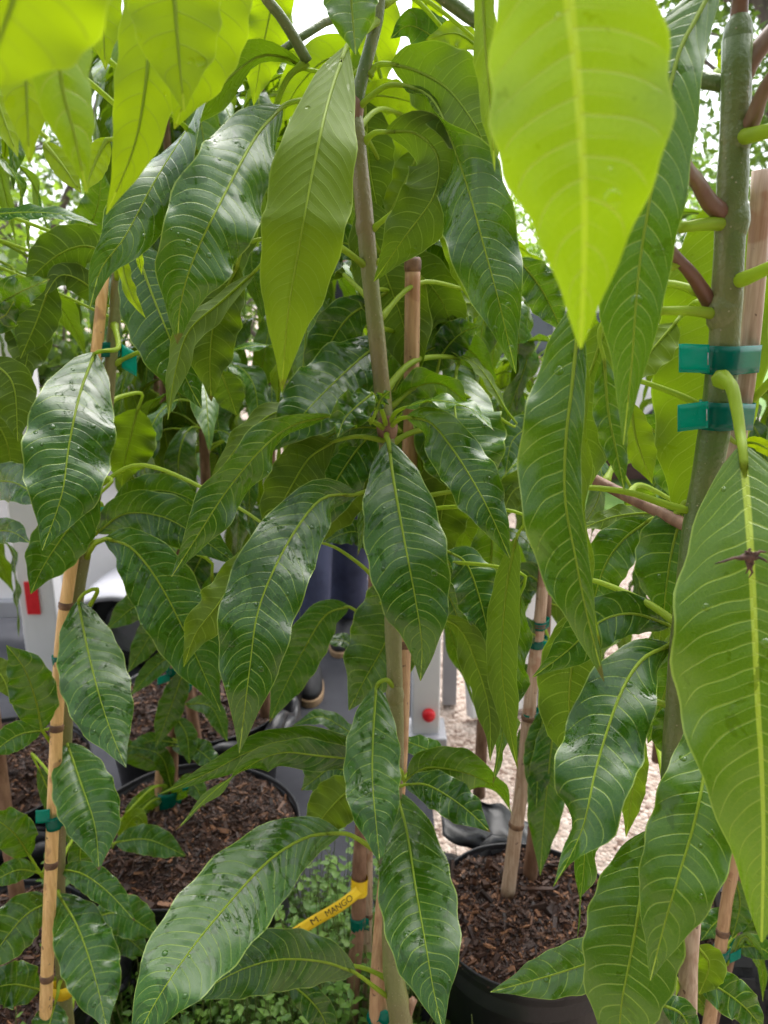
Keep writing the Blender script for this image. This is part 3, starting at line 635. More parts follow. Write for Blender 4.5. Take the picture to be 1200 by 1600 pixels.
Cc.leaf([(165, 842), (205, 856), (247, 908), (286, 982), (312, 1038), (345, 1112)], [.88, .85, .82], 116, 't', 0, 0.0, .7, pet=[(134, 872, .95), (148, 850, .92)], wave=.05)
Cc.leaf([(152, 832), (195, 803), (255, 808), (315, 842), (375, 885)], [.95, .93], 84, 't', [0, -10], 0.0, .4)
Cc.leaf([(178, 802), (207, 776), (248, 766), (290, 776), (322, 797)], [1.0, 1.0], 60, 't', 0, 0.0, .4)
Cc.leaf([(394, 848), (376, 890), (340, 945), (306, 990), (287, 1042)], [.80, .76, .75], 72, 'u', [10, 20, 10], .28, .1, wave=.1)
Cc.leaf([(330, 900), (345, 960), (340, 1030), (330, 1080)], [.95, .95], 90, 't', 0, .0, .2)
Cc.leaf([(65, 1140), (56, 1095), (38, 1045), (10, 1008)], [.88, .85], 76, 't', 0, 0.0, .5, pet=[(100, 1185, .92), (78, 1158, .90)])
Cc.leaf([(64, 1141), (25, 1150), (-20, 1182)], [.90, .86], 50, 't', 0, .03, .5)
Cc.leaf([(105, 1162), (125, 1220), (148, 1290), (155, 1360)], [.92, .84, .78], 100, 't', 0, 0.0, .6, wave=.05)
Cc.leaf([(46, 1337), (20, 1300), (-25, 1268)], [.88, .84], 66, 't', 0, .03, .4, pet=[(92, 1385, .90), (66, 1368, .89)])
Cc.leaf([(56, 1362), (25, 1360), (-20, 1382)], [.88, .84], 40, 't', 0, .05, .9)
Cc.leaf([(82, 1407), (40, 1430), (0, 1478), (-30, 1525)], [.88, .80], 82, 't', 0, .12, .8)
Cc.leaf([(92, 1398), (122, 1450), (149, 1530), (168, 1612)], [.88, .80, .73], 96, 't', 0, .0, .7, fold=.1)
Cc.leaf([(95, 1358), (130, 1366), (170, 1395), (211, 1439)], [.90, .85], 50, 't', 0, .0, .3)
Cc.leaf([(62, 1546), (20, 1538), (-25, 1548)], [.86, .82], 72, 't', 0, .0, .9)
Cc.leaf([(86, 1568), (80, 1590), (68, 1640)], [.84, .80], 60, 't', 0, .0, .5)
Cc.leaf([(145, 1433), (190, 1428), (252, 1464)], [1.05, 1.05], 66, 't', 0, .0, .2)
Cc.leaf([(140, 1470), (190, 1462), (232, 1495)], [1.05, 1.05], 60, 't', 0, .0, .1)
Cc.leaf([(130, 1310), (125, 1340), (135, 1370)], [1.0, 1.0], 40, 't', 0, .0, .1)
Cc.leaf([(60, 1200), (100, 1290), (115, 1330)], [1.0, 1.0], 34, 't', 0, .0, .1)
Cc.leaf([(210, 380), (234, 450), (262, 520), (290, 590), (315, 638)], [.84, .80, .78], 128, 't', [10, 0], .0, 1.0, wave=.05)
Cc.leaf([(188, 378), (195, 430), (210, 470), (229, 499)], [.74, .72], 24, 'u', [30, 20], .95, .0)
Cc.leaf([(226, 325), (212, 362), (222, 430)], [.74, .74], 30, 'u', 40, .9, .0)
Cc.leaf([(215, 640), (205, 680), (195, 720), (190, 760)], [1.05, 1.05], 90, 'u', 0, .2, .1)
Cc.leaf([(345, 580), (360, 620), (370, 650)], [1.0, 1.0], 55, 'u', 0, .08, .1)

# --- plant at the far left, its stem outside the frame
D = Plant('mango_sapling', 'mango sapling at the left edge, its leaves reaching in over the white post', 'sapling', GS, (-.78, 1.02, .1))
D.stem_w([(-.78, 1.02, .1), (-.75, 1.02, .6), (-.72, 1.02, 1.0), (-.70, 1.0, 1.4), (-.66, 1.0, 1.75)], [.011, .009, .007, .005], n=30)
D.leaf([(-30, 752), (25, 755), (72, 790)], [.95, .86], 70, 't', 0, .0, .9)
D.leaf([(-30, 832), (15, 830), (47, 848)], [.95, .90], 46, 't', 0, .0, 1.0)
D.leaf([(-40, 500), (20, 462), (78, 436)], [.90, .84], 62, 't', 0, .03, 1.0, wave=.22)
D.leaf([(-30, 500), (5, 495), (22, 470)], [.88, .85], 50, 't', 0, .1, 1.0, wave=.3)
D.leaf([(-40, 338), (40, 332), (100, 336), (152, 352)], [.95, .90], 44, 't', -60, .0, .6)
D.leaf([(165, 395), (130, 384), (88, 400), (38, 444)], [1.0, .95], 82, 'u', 0, .02, .1)
D.leaf([(170, 480), (132, 442), (95, 430), (70, 462)], [1.0, .95], 50, 'u', 10, .02, .1)
D.leaf([(80, 440), (58, 500), (32, 560)], [.98, .95], 70, 'u', 0, .0, .1)
D.leaf([(20, 440), (45, 520), (35, 600)], [1.05, 1.0], 80, 'u', 0, .05, .1)
D.leaf([(-20, 560), (20, 600), (28, 690)], [.95, .92], 70, 'u', 0, .05, .1)
D.leaf([(-20, 640), (10, 690), (20, 760)], [1.1, 1.1], 60, 'u', 0, .1, .1)
D.leaf([(110, 400), (150, 330), (160, 260)], [1.1, 1.1], 60, 't', 0, .1, .3)
D.leaf([(-20, 1030), (5, 1060), (15, 1090)], [1.0, .98], 50, 'u', 0, .15, .1)

# --- near plant at the top left whose pale young leaves hang into the frame
N = Plant('mango_sapling', 'near mango sapling at upper left with pale lime-green young leaves hanging in', 'sapling', GS, (-.62, .30, .1))
N.stem_w([(-.62, .30, .1), (-.58, .34, .7), (-.50, .38, 1.3), (-.36, .42, 1.75), (-.26, .44, 1.84), (-.12, .46, 1.84)], [.012, .010, .007, .005, .004], n=34)
N.leaf([(262, -140), (272, -10), (280, 90), (288, 174)], [.43, .42], 160, 'u', 0, .92, .1, wave=.03, rs=1.3, fold=.15)
N.leaf([(345, -110), (330, 10), (305, 110), (272, 202)], [.47, .46], 140, 'u', 15, .9, .1, wave=.03, rs=1.3, fold=.15)
N.leaf([(228, -90), (234, 50), (224, 160), (206, 240), (166, 335)], [.50, .48, .47], 108, 'u', 15, .95, .1, wave=.03, rs=1.3, fold=.15)
N.leaf([(40, -240), (35, -60), (0, 60), (-30, 150)], [.27, .26], 290, 'u', 0, 1.0, .1, wave=.03, rs=1.3, fold=.15)
N.leaf([(30, -60), (38, 60), (42, 160), (46, 257)], [.42, .40], 96, 'u', 0, .92, .2, wave=.03, rs=1.3, fold=.15)
N.leaf([(112, -90), (98, 30), (95, 120), (116, 210), (136, 302)], [.38, .36, .36], 104, 't', [20, -20, 0], .80, .4, wave=.03, rs=1.3, fold=.15)
N.leaf([(68, 222), (98, 258), (127, 302)], [.62, .60], 40, 'u', 0, .9, .1, wave=.03, rs=1.3, fold=.15)
N.leaf([(168, 215), (150, 250), (132, 300)], [.62, .60], 44, 'u', 0, .9, .1, wave=.03, rs=1.3, fold=.15)
N.leaf([(-20, 60), (-5, 150), (28, 245)], [.55, .52], 66, 'u', 0, .95, .1, wave=.03, rs=1.3, fold=.15)
N.leaf([(155, -80), (160, 20), (165, 110)], [.56, .55], 70, 'u', 20, .8, .1, wave=.03, rs=1.3, fold=.15)
N.leaf([(300, -60), (250, 60), (262, 190)], [.60, .60], 90, 'u', 0, .4, .1, wave=.03, rs=1.3, fold=.15)
N.leaf([(265, 240), (240, 280), (228, 340)], [.70, .70], 40, 'u', 10, .95, .1, wave=.03, rs=1.3, fold=.15)

# ------------------------------------------------------------ saplings behind: leaf prototypes copied onto stems
PROTO = []
for i in range(9):
    rg = random.Random(100 + i)
    L = rg.uniform(.20, .30); rise = rg.uniform(.10, .9); k = rg.uniform(0.7, 1.25)
    pts = [Vector((0, 0, 0))]; a = rise; pl = rg.uniform(.03, .06)
    n = 22; stalk = [Vector((0, 0, 0))]
    for j in range(5): stalk.append(stalk[-1] + Vector((math.cos(a), 0, math.sin(a))) * pl / 5); a -= .05
    path = [stalk[-1].copy()]
    side = 0
    for j in range(n):
        a -= (k * 2.4 / n) * (1.5 - j / n) if a > -1.5 else 0.0
        side += rg.uniform(-.02, .02)
        path.append(path[-1] + Vector((math.cos(a), side, math.sin(a))).normalized() * L / n)
    def vfun(p, path=path):
        j = min(range(len(path)), key=lambda q: (path[q] - p).length); jj = min(j + 1, len(path) - 1)
        t = (path[jj] - path[max(jj - 1, 0)]).normalized(); return Vector((-t.z, 0, t.x)).normalized()
    me = leaf_mesh(path, [rg.uniform(-15, 15), rg.uniform(-35, 35)], rg.uniform(.022, .036), rg.uniform(.022, .036), 't', .2, .12, i, viewpt=vfun, nv=4, droop=.1)
    me.materials.append(M_LEAF); me.polygons.foreach_set('use_smooth', [True] * len(me.polygons))
    m = MB(); full = stalk + path[1:-1]; m.tube(full, [.0021 - .0017 * q / len(full) for q in range(len(full))], 6)
    mo = m.build('leaf_stalk', M_STALK); ms = mo.data; bpy.data.objects.remove(mo)
    PROTO.append((me, ms))
def whorls(pl, nodes, seed, young=.05, s=1.0, per=(6, 9), keep=None):
    rg = random.Random(seed)
    for z in nodes:
        q = min(pl.sk, key=lambda a: abs(a[0].z - z))[0]
        a0 = rg.uniform(0, 6.28); n = rg.randint(*per)
        for i in range(n):
            az = a0 + i * 6.283 / n + rg.uniform(-.35, .35)
            if keep and not keep(az, q, rg): continue
            me, ms = PROTO[rg.randrange(len(PROTO))]
            o = bpy.data.objects.new('leaf', me); C.objects.link(o); o.parent = pl.o
            o.location = q - pl.base + Vector((0, 0, rg.uniform(-.03, .03)))
            o.rotation_euler = (rg.uniform(-.25, .25), rg.uniform(-.25, .35), az)
            sc_ = s * rg.uniform(.75, 1.15); o.scale = (sc_,) * 3
            y = min(1, max(0, young + rg.uniform(-.06, .16))); o.color = (y, rg.uniform(.2, 1), .25, 1)
            st = bpy.data.objects.new('leaf_stalk', ms); C.objects.link(st); st.parent = o
def bg_sapling(label, pts, rad, nodes, seed, mat=M_BARK, **kw):
    p = Plant('mango_sapling', label, 'sapling', GS, pts[0])
    p.stem_w(pts, rad, mat, n=30); whorls(p, nodes, seed, **kw); return p

# sapling in the pot with the mulch at the lower right
E0 = P(826, 1385, 1.17)
E = Plant('mango_sapling', 'mango sapling in the round mulch pot at lower right, mostly behind its cane', 'sapling', GS, E0)
E.stem([(826, 1385, 1.17), (832, 1330, 1.17), (842, 1200, 1.18), (850, 1050, 1.19), (855, 930, 1.2), (858, 780, 1.2), (862, 640, 1.2)], [.013, .010, .008, .007, .005], M_BARK, n=30)
E.leaf([(868, 1105), (858, 1200), (850, 1280), (844, 1368)], [1.10, 1.04], 66, 't', 0, .0, .1)
E.leaf([(850, 1110), (842, 1180), (838, 1262)], [1.12, 1.06], 52, 't', 0, .0, .1)
E.leaf([(848, 1120), (832, 1140), (812, 1215)], [1.15, 1.15], 44, 't', 0, .0, .1)
E.leaf([(850, 1000), (815, 985), (790, 1010), (780, 1040)], [1.15, 1.1], 50, 't', 0, .0, .4)
E.leaf([(852, 940), (900, 960), (920, 1010)], [1.2, 1.2], 60, 'u', 0, .1, .1)
E.leaf([(846, 1060), (810, 1048), (780, 1050)], [1.2, 1.2], 30, 't', 0, .0, .1)
E.leaf([(852, 920), (825, 900), (800, 940), (790, 990)], [1.15, 1.15], 60, 't', 0, .0, .1)
E.leaf([(856, 800), (830, 760), (800, 770), (780, 820)], [1.15, 1.1], 60, 'u', 0, .15, .1)
E.leaf([(857, 700), (830, 670), (800, 690), (790, 740)], [1.15, 1.1], 56, 't', 0, .0, .3)
whorls(E, [P(860, 700, 1.2).z], 51, young=.05, per=(5, 6))
H = Plant('mango_sapling', 'thin brown-stemmed mango sapling among the weeds with the yellow tag round its stem', 'sapling', GS, P(556, 1600, 1.02))
H.stem([(548, 1600, 1.02), (553, 1520, 1.03), (560, 1440, 1.04), (561, 1360, 1.05), (566, 1280, 1.06), (572, 1200, 1.07), (580, 1050, 1.09), (585, 900, 1.1), (590, 780, 1.1), (592, 600, 1.1), (584, 420, 1.1), (572, 250, 1.1), (566, 120, 1.1)], [.012, .0115, .010, .009, .007, .006], M_BARK, n=40)
H.leaf([(545, 948), (508, 962), (472, 1020), (442, 1080), (421, 1130)], [1.1, 1.08, 1.05], 74, 't', 0, .0, .3, pet=[(580, 985, 1.09), (562, 960, 1.1)])
H.leaf([(585, 860), (560, 832), (530, 836), (505, 850)], [1.12, 1.12], 46, 't', 20, .0, 1.0)
H.leaf([(578, 1030), (545, 1005), (520, 1000), (500, 1008)], [1.12, 1.12], 34, 't', 40, .0, .9)
H.leaf([(574, 1160), (540, 1140), (500, 1120), (455, 1135)], [1.12, 1.12], 34, 't', 30, .0, .9)
H.leaf([(572, 1200), (540, 1195), (500, 1200), (490, 1240)], [1.08, 1.05], 66, 't', 0, .03, .4)
H.leaf([(590, 790), (640, 800), (690, 860), (720, 940)], [1.1, 1.1], 76, 't', 0, .0, .3)
H.leaf([(588, 800), (660, 850), (700, 930), (745, 1010)], [1.15, 1.15], 96, 't', 0, .0, .2)
H.leaf([(580, 1060), (640, 900), (660, 1000), (640, 1050)], [1.1, 1.1], 50, 't', 0, .0, .1)
H.leaf([(588, 790), (560, 740), (520, 750), (470, 800)], [1.1, 1.1], 80, 't', 0, .0, .2)

whorls(H, [P(0, 640, 1.1).z, P(0, 520, 1.1).z, P(0, 400, 1.1).z, P(0, 290, 1.1).z, P(0, 180, 1.1).z], 71, young=.12, per=(6, 8))
G0 = P(264, 1272, 1.40)
G = Plant('mango_sapling', 'mango sapling in the wide mulch pot, thick green wrap round its brown foot', 'sapling', GS, G0)
G.stem([(266, 1272, 1.39), (268, 1200, 1.40), (275, 1120, 1.42), (290, 1060, 1.42), (302, 980, 1.42), (318, 880, 1.42), (322, 780, 1.42), (318, 680, 1.42), (315, 560, 1.42), (320, 440, 1.42)], [.014, .013, .011, .010, .008, .006], M_BARK, n=34)
for a in (([(272, 925), (236, 990), (199, 1052)], 50, .02), ([(268, 930), (215, 945), (165, 985)], 50, .05), ([(284, 1010), (240, 1045), (204, 1087)], 34, .0),
          ([(288, 1045), (265, 1110), (243, 1168)], 46, .0), ([(275, 1120), (292, 1150), (296, 1195)], 36, .05), ([(272, 1160), (235, 1158), (190, 1180)], 30, .0),
          ([(268, 1165), (310, 1172), (350, 1212)], 40, .0), ([(266, 1200), (215, 1180), (150, 1150)], 40, .0), ([(266, 1225), (215, 1262), (190, 1290)], 38, .35),
          ([(290, 1100), (330, 1105), (356, 1160)], 34, .0), ([(268, 1230), (250, 1180), (200, 1165)], 30, .0), ([(318, 900), (350, 930), (390, 1010)], 70, .0),
          ([(320, 860), (300, 900), (270, 960)], 60, .0), ([(305, 960), (350, 960), (375, 1010)], 60, .0), ([(266, 1248), (300, 1225), (320, 1260)], 36, .1)):
    G.leaf(a[0], [1.38, 1.34], a[1], 't', random.Random(len(a[0]) + a[1]).uniform(-15, 15), a[2], .4)
G.leaf([(180, 1316), (232, 1312), (292, 1338)], [1.2, 1.2], 50, 't', 0, .0, .3)
G.leaf([(186, 1310), (212, 1275), (232, 1295)], [1.25, 1.25], 30, 'u', 0, .4, .3)
whorls(G, [P(0, 790, 1.42).z, P(0, 700, 1.42).z, P(0, 600, 1.42).z], 61, young=.04, per=(6, 8))

# sapling right at the lower right corner
K = Plant('mango_sapling', 'small brown-stemmed mango sapling low at the right corner beside the ribbed tyre', 'sapling', GS, P(1095, 1660, .86))
K.stem([(1098, 1660, .86), (1112, 1600, .87), (1128, 1540, .88), (1146, 1470, .89), (1150, 1400, .90), (1165, 1250, .92), (1175, 1100, .93)], [.0085, .0075, .006, .005], M_BARK, n=24)
K.leaf([(1150, 1375), (1156, 1415), (1144, 1466)], [.88, .86], 46, 't', 0, .0, .2)
K.leaf([(1140, 1500), (1165, 1462), (1190, 1510), (1192, 1565)], [.86, .84], 26, 't', 40, .05, .2)
K.leaf([(1190, 1470), (1180, 1440), (1215, 1460)], [.9, .9], 50, 't', 0, .0, .2)
K.leaf([(1148, 1480), (1185, 1480), (1215, 1500)], [.86, .84], 40, 't', 0, .02, .3)
K.leaf([(1150, 1430), (1120, 1440), (1095, 1470)], [.9, .88], 40, 't', 0, .0, .3)
K.leaf([(1112, 1590), (1090, 1560), (1060, 1555)], [.86, .84], 40, 'u', 0, .1, .3)

rows = [((-.60, 1.06, .0), 1.72, 35, 'mango sapling close behind the lime-green young leaves at upper left', 1.28),
        ((-.42, 1.55, .0), 1.75, 21, 'mango sapling in the row behind the left one, dense dark leaves round its upper stem', 1.0),
        ((-.92, 1.50, .0), 1.85, 22, 'mango sapling behind at the upper left, bright leaves open against the white sky', .82),
        ((-.30, 1.75, .0), 1.80, 23, 'mango sapling behind the yellow-green hanging leaf, dark leaves over the visitor', 1.12),
        ((.62, 1.55, .0), 1.45, 25, 'mango sapling behind between the middle and right stems, leaves low over the gravel', .62),
        ((-1.25, 2.0, .0), 1.95, 26, 'mango sapling farthest to the left in the back row, half lost in other leaves', .7),
        ((-.62, 2.05, .0), 1.90, 27, 'mango sapling in the back row rising left of the person, leaves in deep shade', .95),
        ((-.50, 1.82, .0), 1.72, 29, 'mango sapling close behind the glossy upper left leaves, dark crown round the middle height', 1.08),
        ((.20, 1.42, .0), 1.40, 30, 'mango sapling whose leaf tufts show between the cut cane and the long curled leaf', .86),
        ((-.84, 1.46, .0), 1.66, 31, 'mango sapling crowding behind the left cane, its crown above the white trailer', 1.02),
        ((.02, 2.15, .0), 1.75, 32, 'mango sapling in the back row straight behind the middle stem', 1.25),
        ((.42, 2.3, .0), 1.15, 33, 'back-row mango sapling low behind the right mulch pot near the white board', .75),
        ((.86, 1.5, .0), 1.50, 34, 'mango sapling behind the broad bright leaf at the right edge', .5),
        ((1.15, 1.9, .0), 1.25, 28, 'mango sapling at the far right behind the green-taped stem', .6)]
for (x, y, z), h, sd_, lab, zz0 in rows:
    rg = random.Random(sd_)
    pts = [Vector((x, y, .3)), Vector((x + rg.uniform(-.03, .03), y, .7)), Vector((x + rg.uniform(-.05, .05), y, 1.1)), Vector((x + rg.uniform(-.06, .06), y + .02, h))]
    nodes = []; zz = zz0
    while zz < h: nodes.append(zz); zz += rg.uniform(.12, .19)
    p = bg_sapling(lab, pts, [.013, .011, .009, .006], nodes, sd_, young=.04 if y > 1.7 else .08, per=(8, 11))
    whorls(p, [h - .02, h - .05], sd_ + 1, young=.35, per=(6, 8))

# ------------------------------------------------------------ bamboo canes
def cane(label, W, r, joints=(), mat=M_BAMBOO, top_dark=False):
    base = W[0]; o = empty('bamboo_cane', base, label, 'bamboo cane', 'bamboo canes staking the saplings')
    c = [Vector(p) for p in catmull([tuple(p) for p in W], 40)]
    m = MB(); m.tube(c, [lerpl(r, i / 40) * (1 + .03 * noise.noise(c[i] * 30)) for i in range(41)], 16)
    m.build('culm', mat, o, local=base)
    for t in joints:
        i = min(39, int(t * 40)); p = c[i].lerp(c[i + 1], t * 40 - i); d = (c[i + 1] - c[i]).normalized(); rr = lerpl(r, t)
        m = MB(); m.tube([p - d * .005, p - d * .002, p, p + d * .002, p + d * .0045], [rr * 1.0, rr * 1.14, rr * 1.07, rr * 1.15, rr * 1.0], 16)
        m.build('joint', M_NODE, o, local=base)
    if top_dark:
        d = (c[40] - c[39]).normalized(); rr = lerpl(r, 1) 
        m = MB(); m.tube([c[40] - d * .014, c[40] - d * .010, c[40] - d * .002, c[40] + d * .0015], [rr * 1.02, rr * 1.14, rr * 1.12, rr * .95], 16)
        m.build('cut_end', M_NODE, o, local=base)
    return c
SA = cane('pale bamboo cane with cut dark top standing beside the middle stem', [P(588, 1680, .77), P(592, 1560, .775), P(598, 1450, .79), P(622, 1200, .83), P(630, 980, .86), P(641, 690, .90), P(645, 404, .90)], [.0120, .0110, .0100, .0085], (.30, .56, .76), M_BAMBOO, True)
SB = cane('reddish brown bamboo cane taped to the thick right-hand stem', [P(1070, 1700, .52), P(1075, 1560, .53), P(1078, 1470, .54), P(1112, 1080, .57), P(1150, 700, .59), P(1162, 620, .59), P(1178, 470, .59), P(1191, 266, .59)], [.0078, .0075, .0072, .0070], (.35, .62), M_BAMBOOG, False)
SC = cane('slim yellow bamboo cane along the left-hand sapling', [P(68, 1700, .82), P(71, 1590, .83), P(78, 1400, .86), P(86, 1200, .89), P(95, 1010, .92), P(112, 880, .93), P(128, 760, .95), P(150, 560, .97), P(162, 430, .98)], [.0084, .0082, .0080, .0078, .0066], (.155, .30, .47, .62, .8), mat_bamboo('yellow_bamboo', (0.62, 0.36, 0.13), (0.78, 0.50, 0.21)))
SE = cane('greyish bamboo cane stuck in the mulch of the lower right pot', [P(793, 1398, 1.12), P(804, 1310, 1.13), P(815, 1230, 1.14), P(832, 1060, 1.15), P(846, 940, 1.15), P(852, 820, 1.16)], [.0125, .0110, .0085], (.2, .5, .75), M_BAMBOOG)
SK = cane('jointed yellow bamboo cane low in the right corner of the picture', [P(1095, 1680, .83), P(1108, 1600, .84), P(1126, 1480, .86), P(1136, 1405, .87), P(1147, 1350, .87), P(1160, 1240, .87)], [.0085, .0080, .0070], (.28, .5), M_BAMBOO)
SG = cane('short bamboo cane behind the stem in the wide mulch pot left of centre', [P(246, 1270, 1.37), P(250, 1200, 1.38), P(262, 1100, 1.39), P(276, 1020, 1.40), P(290, 940, 1.41)], [.0085, .008], (.4,), M_BAMBOO)
SH = cane('thin brown bamboo cane right of the yellow-tagged stem', [P(572, 1600, 1.06), P(575, 1450, 1.07), P(577, 1300, 1.08), P(584, 1150, 1.09)], [.0075, .0065], (.4,), M_BAMBOOG)

# ------------------------------------------------------------ green tapes round stem and cane
def tape(label, c1, r1, c2, r2, h, flag=None, axis=None, staple=False, mat=M_TAPE):
    "a band of height h round two round things at c1, c2 (world points); flag: list of world vectors for the free end"
    c1, c2 = Vector(c1), Vector(c2); mid_ = (c1 + c2) / 2
    ax = (axis or Vector((0, 0, 1))).normalized()
    o = empty('stem_tape', mid_, label, 'plant tie', 'green tapes tying stems to canes')
    d = (c2 - c1); d -= ax * d.dot(ax); L = d.length
    e1 = d.normalized() if L > 1e-5 else Vector((1, 0, 0)); e2 = ax.cross(e1)
    pts = []
    for j in range(13): a = R(90 + 180 * j / 12); pts.append(c1 + (e1 * math.cos(a) + e2 * math.sin(a)) * (r1 + .0008))
    for j in range(13): a = R(-90 + 180 * j / 12); pts.append(c2 + (e1 * math.cos(a) + e2 * math.sin(a)) * (r2 + .0008))
    n = len(pts); vs = []
    for k_ in range(5):
        zz = (k_ / 4 - .5) * h
        for i, p in enumerate(pts):
            q = p + ax * zz; out = (q - mid_).normalized(); vs.append(q + out * .0006 * noise.noise(q * 160))
    m = MB(); m.add(vs, [(k_ * n + i, k_ * n + (i + 1) % n, (k_ + 1) * n + (i + 1) % n, (k_ + 1) * n + i) for k_ in range(4) for i in range(n)])
    b = m.build('band', mat, o, local=mid_)
    b.modifiers.new('thick', 'SOLIDIFY').thickness = .0005
    if flag:
        st, vec, up = flag; m = MB(); vs = []; N_ = 10
        for k_ in range(6):
            for i in range(N_ + 1):
                q = st + vec * (i / N_) + up * ((k_ / 5 - .5)); q += _fw * -.0010 * math.sin(i / N_ * 2.6) + _fw * .0006 * noise.noise(q * 180); vs.append(q)
        m.add(vs, [(k_ * (N_ + 1) + i, k_ * (N_ + 1) + i + 1, (k_ + 1) * (N_ + 1) + i + 1, (k_ + 1) * (N_ + 1) + i) for k_ in range(5) for i in range(N_)])
        f = m.build('loose_end', M_FLAG, o, local=mid_); f.modifiers.new('thick', 'SOLIDIFY').thickness = .0005
    if staple:
        m = MB(); q = st + vec * .06 - _fw * .0012
        m.tube([q + up * .22 + _fw * .001, q + up * .2, q - up * .2, q - up * .22 + _fw * .001], .00035, 6); m.build('staple', M_STAPLE, o, local=mid_)
    return o
def near(c, y):
    "point of a cane or stem sampled list closest to the picture row y"
    def py(p):
        q = p - CAM; return 800 - F * (q.dot(_up) / q.dot(_fw))
    return min(c, key=lambda p: abs(py(p) - y))
bs = [q[0] for q in B.sk]
q1, q2 = P(1128, 562, .56), P(1167, 560, .585)
tape('wide teal tape, the upper of two round the thick right-hand stem', q1, .0122, q2, .0085, .0198, (P(1108, 561, .548), P(1060, 560, .548) - P(1108, 561, .548), _up * .0198), staple=True)
q1, q2 = P(1120, 648, .56), P(1158, 650, .585)
tape('wide teal tape, the lower of two round the thick right-hand stem', q1, .0124, q2, .0085, .0200, (P(1106, 648, .545), P(1058, 654, .545) - P(1106, 648, .545), _up * .0190), staple=True)
c_ = [q[0] for q in Cc.sk]
def tape_lr(label, a, ra, b_, rb, h, fl=None, **k):
    tape(label, a, ra, b_, rb, h, fl, **k)
tape_lr('teal tape with a hanging loose end at the top of the yellow left cane', P(155, 546, .975), .0072, P(176, 546, .99), .0075, .018, (P(190, 556, .985), P(214, 570, .985) - P(190, 556, .985), _up * .030))
tape_lr('teal tape with square loose end on the left stem above its fork', P(126, 786, .955), .0072, P(144, 788, .96), .0090, .020, (P(150, 800, .95), P(175, 802, .95) - P(150, 800, .95), _up * .014))
tape_lr('narrow green tape on the yellow left cane beside the white post', P(93, 1032, .918), .0082, P(106, 1036, .94), .0090, .016)
tape_lr('teal tape with a folded loose end low on the yellow left cane', P(83, 1283, .875), .0086, P(93, 1278, .905), .0095, .020, (P(78, 1274, .868), P(56, 1276, .868) - P(78, 1274, .868), _up * .017))
tape_lr('small green tape at the foot of the yellow left cane', P(71, 1592, .832), .0090, P(84, 1592, .85), .0100, .010)
tape_lr('green tape slanting round the foot of the middle cane', P(592, 1585, .775), .0122, P(606, 1580, .77), .0110, .020, axis=Vector((.45, 0, 1)))
tape_lr('small teal tape with loose end glimpsed at the left of the middle leaf', P(588, 868, 1.10), .0070, P(592, 868, 1.11), .0070, .022, (P(586, 848, 1.09), P(573, 848, 1.09) - P(586, 848, 1.09), _up * .014))
tape_lr('dark green tape below the yellow tag on the brown stem', P(559, 1440, 1.04), .0115, P(570, 1444, 1.07), .0080, .024)
for y, lab in ((976, 'highest green tape on the cane in the lower right pot'), (1012, 'second green tape down the cane in the lower right pot'), (1122, 'green tape with a loose end halfway up the cane in the lower right pot'), (1253, 'dark green tape lowest on the cane in the lower right pot')):
    p = near(SE, y); tape_lr(lab, p, .0098, p + Vector((.010, .012, 0)), .0085, .014 if y != 1122 else .018, (p + Vector((.008, -.012, 0)), Vector((.026, 0, 0)), _up * .018) if y in (1122, 1012) else None)
p = near(SK, 1495); tape_lr('green tape round the jointed cane in the right corner', p, .0086, p + Vector((.016, .012, .004)), .0075, .018, (p + Vector((.010, -.008, 0)), Vector((.014, 0, .010)), _up * .012))
tape_lr('thick green wrap at the foot of the stem in the wide mulch pot', P(262, 1246, 1.38), .020, P(272, 1244, 1.39), .020, .040, (P(285, 1228, 1.36), P(302, 1222, 1.36) - P(285, 1228, 1.36), _up * .022))
tape_lr('dark green tape on the brown stem above the wide mulch pot', P(286, 1074, 1.41), .0125, P(290, 1070, 1.42), .0115, .020, (P(296, 1068, 1.40), P(306, 1066, 1.40) - P(296, 1068, 1.40), _up * .010))
tape_lr('green tape with trailing ends on the short cane behind the wide mulch pot stem', P(268, 1048, 1.39), .0100, P(274, 1050, 1.40), .0080, .018, (P(266, 1058, 1.38), P(246, 1064, 1.38) - P(266, 1058, 1.38), _up * .016))
tape_lr('green tape highest on the brown stem above the wide mulch pot', P(317, 886, 1.41), .0115, P(323, 886, 1.42), .0100, .026)

# yellow band at the foot of the left sapling
M_YEL = mat_simple('yellow_plastic', (0.74, 0.47, 0.012), (0.85, 0.58, 0.02), 20, 0.42, 60, 0.0006)
M_INK = mat_simple('black_ink', (0.012, 0.011, 0.010), (0.02, 0.018, 0.016), 20, 0.6)
c0 = P(99, 1542, .872); m = MB()
m.lathe([(.0140, -.010), (.0146, -.010), (.0150, .010), (.0142, .010), (.0140, -.010)], c0, 28)
pb = m.build('plant_band', M_YEL, local=c0); pb.location = c0
tag(pb, 'plain yellow plastic band round the foot of the left sapling', 'plant tag', 'yellow plastic plant tags')
